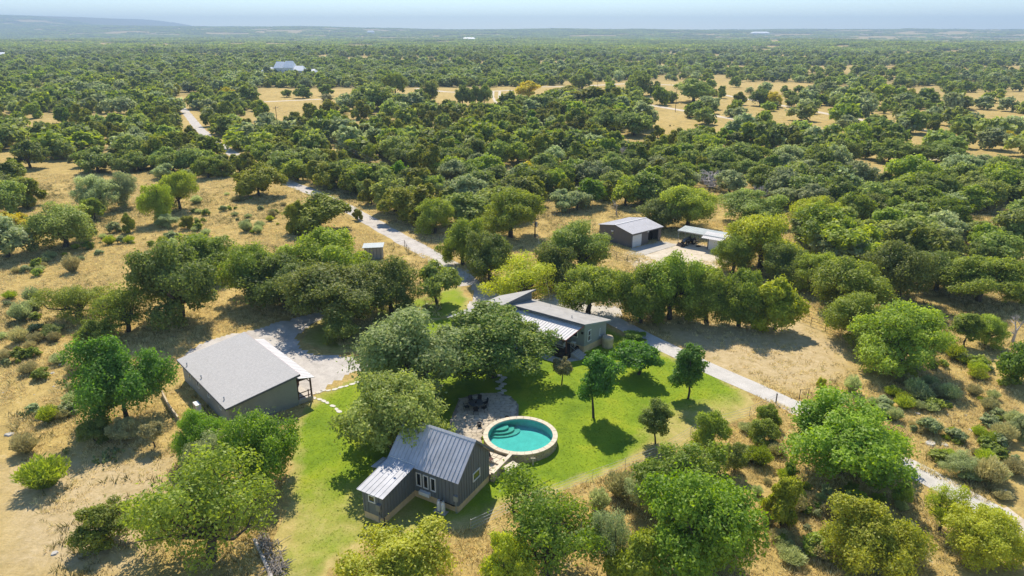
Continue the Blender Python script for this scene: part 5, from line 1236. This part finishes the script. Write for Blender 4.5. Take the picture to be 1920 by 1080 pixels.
# --- fences
def fence(pts,h,lb,name='pipe_fence',rails=3,r=.035,m='steel',brace=False):
    r0=empty(name,(*pts[0],0),0,lb,'fence'); o=Vector((*pts[0],0))
    for p in pts: MB().tube(Vector((*p,-.1))-o,Vector((*p,h))-o,r*1.25,n=6).build('post',M[m],r0)
    for a,b in zip(pts[:-1],pts[1:]):
        for k in range(rails):
            z=h*(k+1)/(rails)-.05; MB().tube(Vector((*a,z))-o,Vector((*b,z))-o,r*.7,n=5).build('rail',M[m],r0)
    return r0
fence(PX([(1118,463),(1141,478),(1156,485),(1176,492),(1198,498)]),1.35,'rusty pipe fence in front of the metal workshop')
fence(PX([(1027,409),(1035,408),(1043,406),(1055,404),(1068,402)]),1.3,'dark post fence in the meadow behind the utility pole','post_fence',2)
fence(PX([(739,466),(759,462)]),1.3,'short wooden fence bay left of the gravel drive','gate_brace',1); fence(PX([(759,463),(763,470),(767,476)]),1.3,'open gate post and panel on the left of the drive','field_gate',3)
fence(PX([(797,455),(809,458),(825,455)]),1.3,'gate bay under the olive tree right of the drive','field_gate',3)
fence(PX([(1492,600),(1520,611),(1547,621),(1575,632),(1600,641)]),1.35,'pipe fence on the edge of the mown clearing')
fence(PX([(1498,750),(1514,748)]),1.4,'dark braced gate post beside the concrete drive','gate_brace',1)
fence(PX([(1454,756),(1455,757)]),1.3,'single dark gate post left of the concrete drive','gate_post',1)
LFp=PX([(883,997),(985,950),(1111,902),(1172,880),(1232,858),(1294,820),(1340,800),(1405,782),(1454,757)])
fence(LFp,1.3,'thin wire fence on steel posts along the bottom edge of the lawn','wire_fence',4,.018,'galv')
# --- rocks
g=np.random.default_rng(17)
def rockmesh(seed):
    g=np.random.default_rng(seed); mb=MB(); pts=[(math.cos(a)*g.uniform(.7,1.1),math.sin(a)*g.uniform(.5,.9)) for a in np.arange(0,6.2,.8)]
    return mb.hexa([(x,y,-.2) for x,y in pts],[(x*.75,y*.75,.35+g.uniform(-.1,.1)) for x,y in pts]).mesh('rock',M['rock'])
RK=[rockmesh(s) for s in range(4)]
def rock(x,y,s,lb,grp=None,m=None):
    X,Y=G(x,y); o=link('limestone_rock',RK[int(g.integers(4))],None,(X,Y,0),g.uniform(0,6)); o.scale=(s,s,s*.7); tag(o,lb,'rock',grp)
rock(102,1038,.42,'round pale stone in the mown field at the bottom left')
rock(183,690,.45,'pale rock beside the prickly pear left of the vivid green tree'); rock(115,683,.5,'flat pale rock in the dry field left of the vivid green tree'); rock(98,700,.4,'grey rock above the long prickly pear clump')
rock(1745,833,.8,'pale rock heap in the rough slope right of the drive'); rock(1772,835,.5,'smaller rock beside the pale rock heap on the right slope'); rock(24,628,.4,'pale rock near the left edge of the field'); rock(18,815,.6,'pale flat rock at the left edge above the wispy shrubs')
rock(1720,776,.4,'pale rock above the rough slope right of the wide green tree'); rock(1822,808,.5,'flat rock high on the right slope')
for k in range(46):
    x,y=[(g.uniform(0,160),g.uniform(600,840)),(g.uniform(1500,1620),g.uniform(900,1075)),(g.uniform(1700,1915),g.uniform(720,930))][k%3]
    rock(x,y,g.uniform(.10,.26),['small limestone fragment in the dry field at the left edge','small limestone fragment in the rough grass at the bottom right','small limestone fragment on the slope right of the drive'][k%3],['fragments left','fragments bottom right','fragments right slope'][k%3])
# --- far buildings
def farhouse(x,y,wpx,hpx,lb,parts=1,rz=0.,name='far_house',cat='house'):
    X,Y=G(x,y); z=float(terrain(X,Y)); s=depth(Y)/F; Wd=wpx*s; Hh=max(3.,hpx*s); r0=empty(name,(X,Y,z-.5),rz,lb,cat)
    for k in range(parts):
        w_=Wd/parts*.96; x0=-Wd/2+k*Wd/parts; hh=Hh*(1 if parts==1 else (.62,.95,1.,.7,.5)[k%5]); d_=w_*1.1 if parts>1 else Wd*.45; yo=(-2,3,0,-1,1)[k%5] if parts>1 else 0
        wl=MB().box(x0,x0+w_,yo-d_/2,yo+d_/2,0,hh*.62).build('wall',M['farwall'],r0)
        MB().hexa([(x0-.4,yo-d_/2-.5,hh*.62),(x0+w_+.4,yo-d_/2-.5,hh*.62),(x0+w_+.4,yo+d_/2+.5,hh*.62),(x0-.4,yo+d_/2+.5,hh*.62)],[(x0+w_*.12,yo-.1,hh*1.05),(x0+w_*.88,yo-.1,hh*1.05),(x0+w_*.88,yo+.1,hh*1.05),(x0+w_*.12,yo+.1,hh*1.05)]).build('roof',M['farroof'],r0)
        if parts>1:
            for q in range(2): MB().box(x0+w_*(.2+.4*q),x0+w_*(.35+.4*q),yo-d_/2-.08,yo-d_/2-.01,hh*.2,hh*.45).build('window',M['glass'],wl)
farhouse(545,137,100,27,'large pale house with several grey hipped roofs beyond the left woodland',5,R(-6))
farhouse(790,143,14,7,'small white building behind the flat topped oak'); farhouse(696,71,14,6,'white shed in the far woods above the large pale house')
farhouse(880,77,24,5,'long white roof in the far woods right of centre'); farhouse(965,76,12,4,'small white roof in the far woods at the centre'); farhouse(8,103,34,9,'pale metal roof at the far left edge')
farhouse(1425,71,34,6,'white building group on the right horizon'); farhouse(300,53,40,5,'long white buildings on the left horizon'); farhouse(382,68,14,4,'white roof in the left distance')
farhouse(322,60,5,4,'tiny white house in the left distance',1); farhouse(100,45,12,5,'pale building on the left hill')
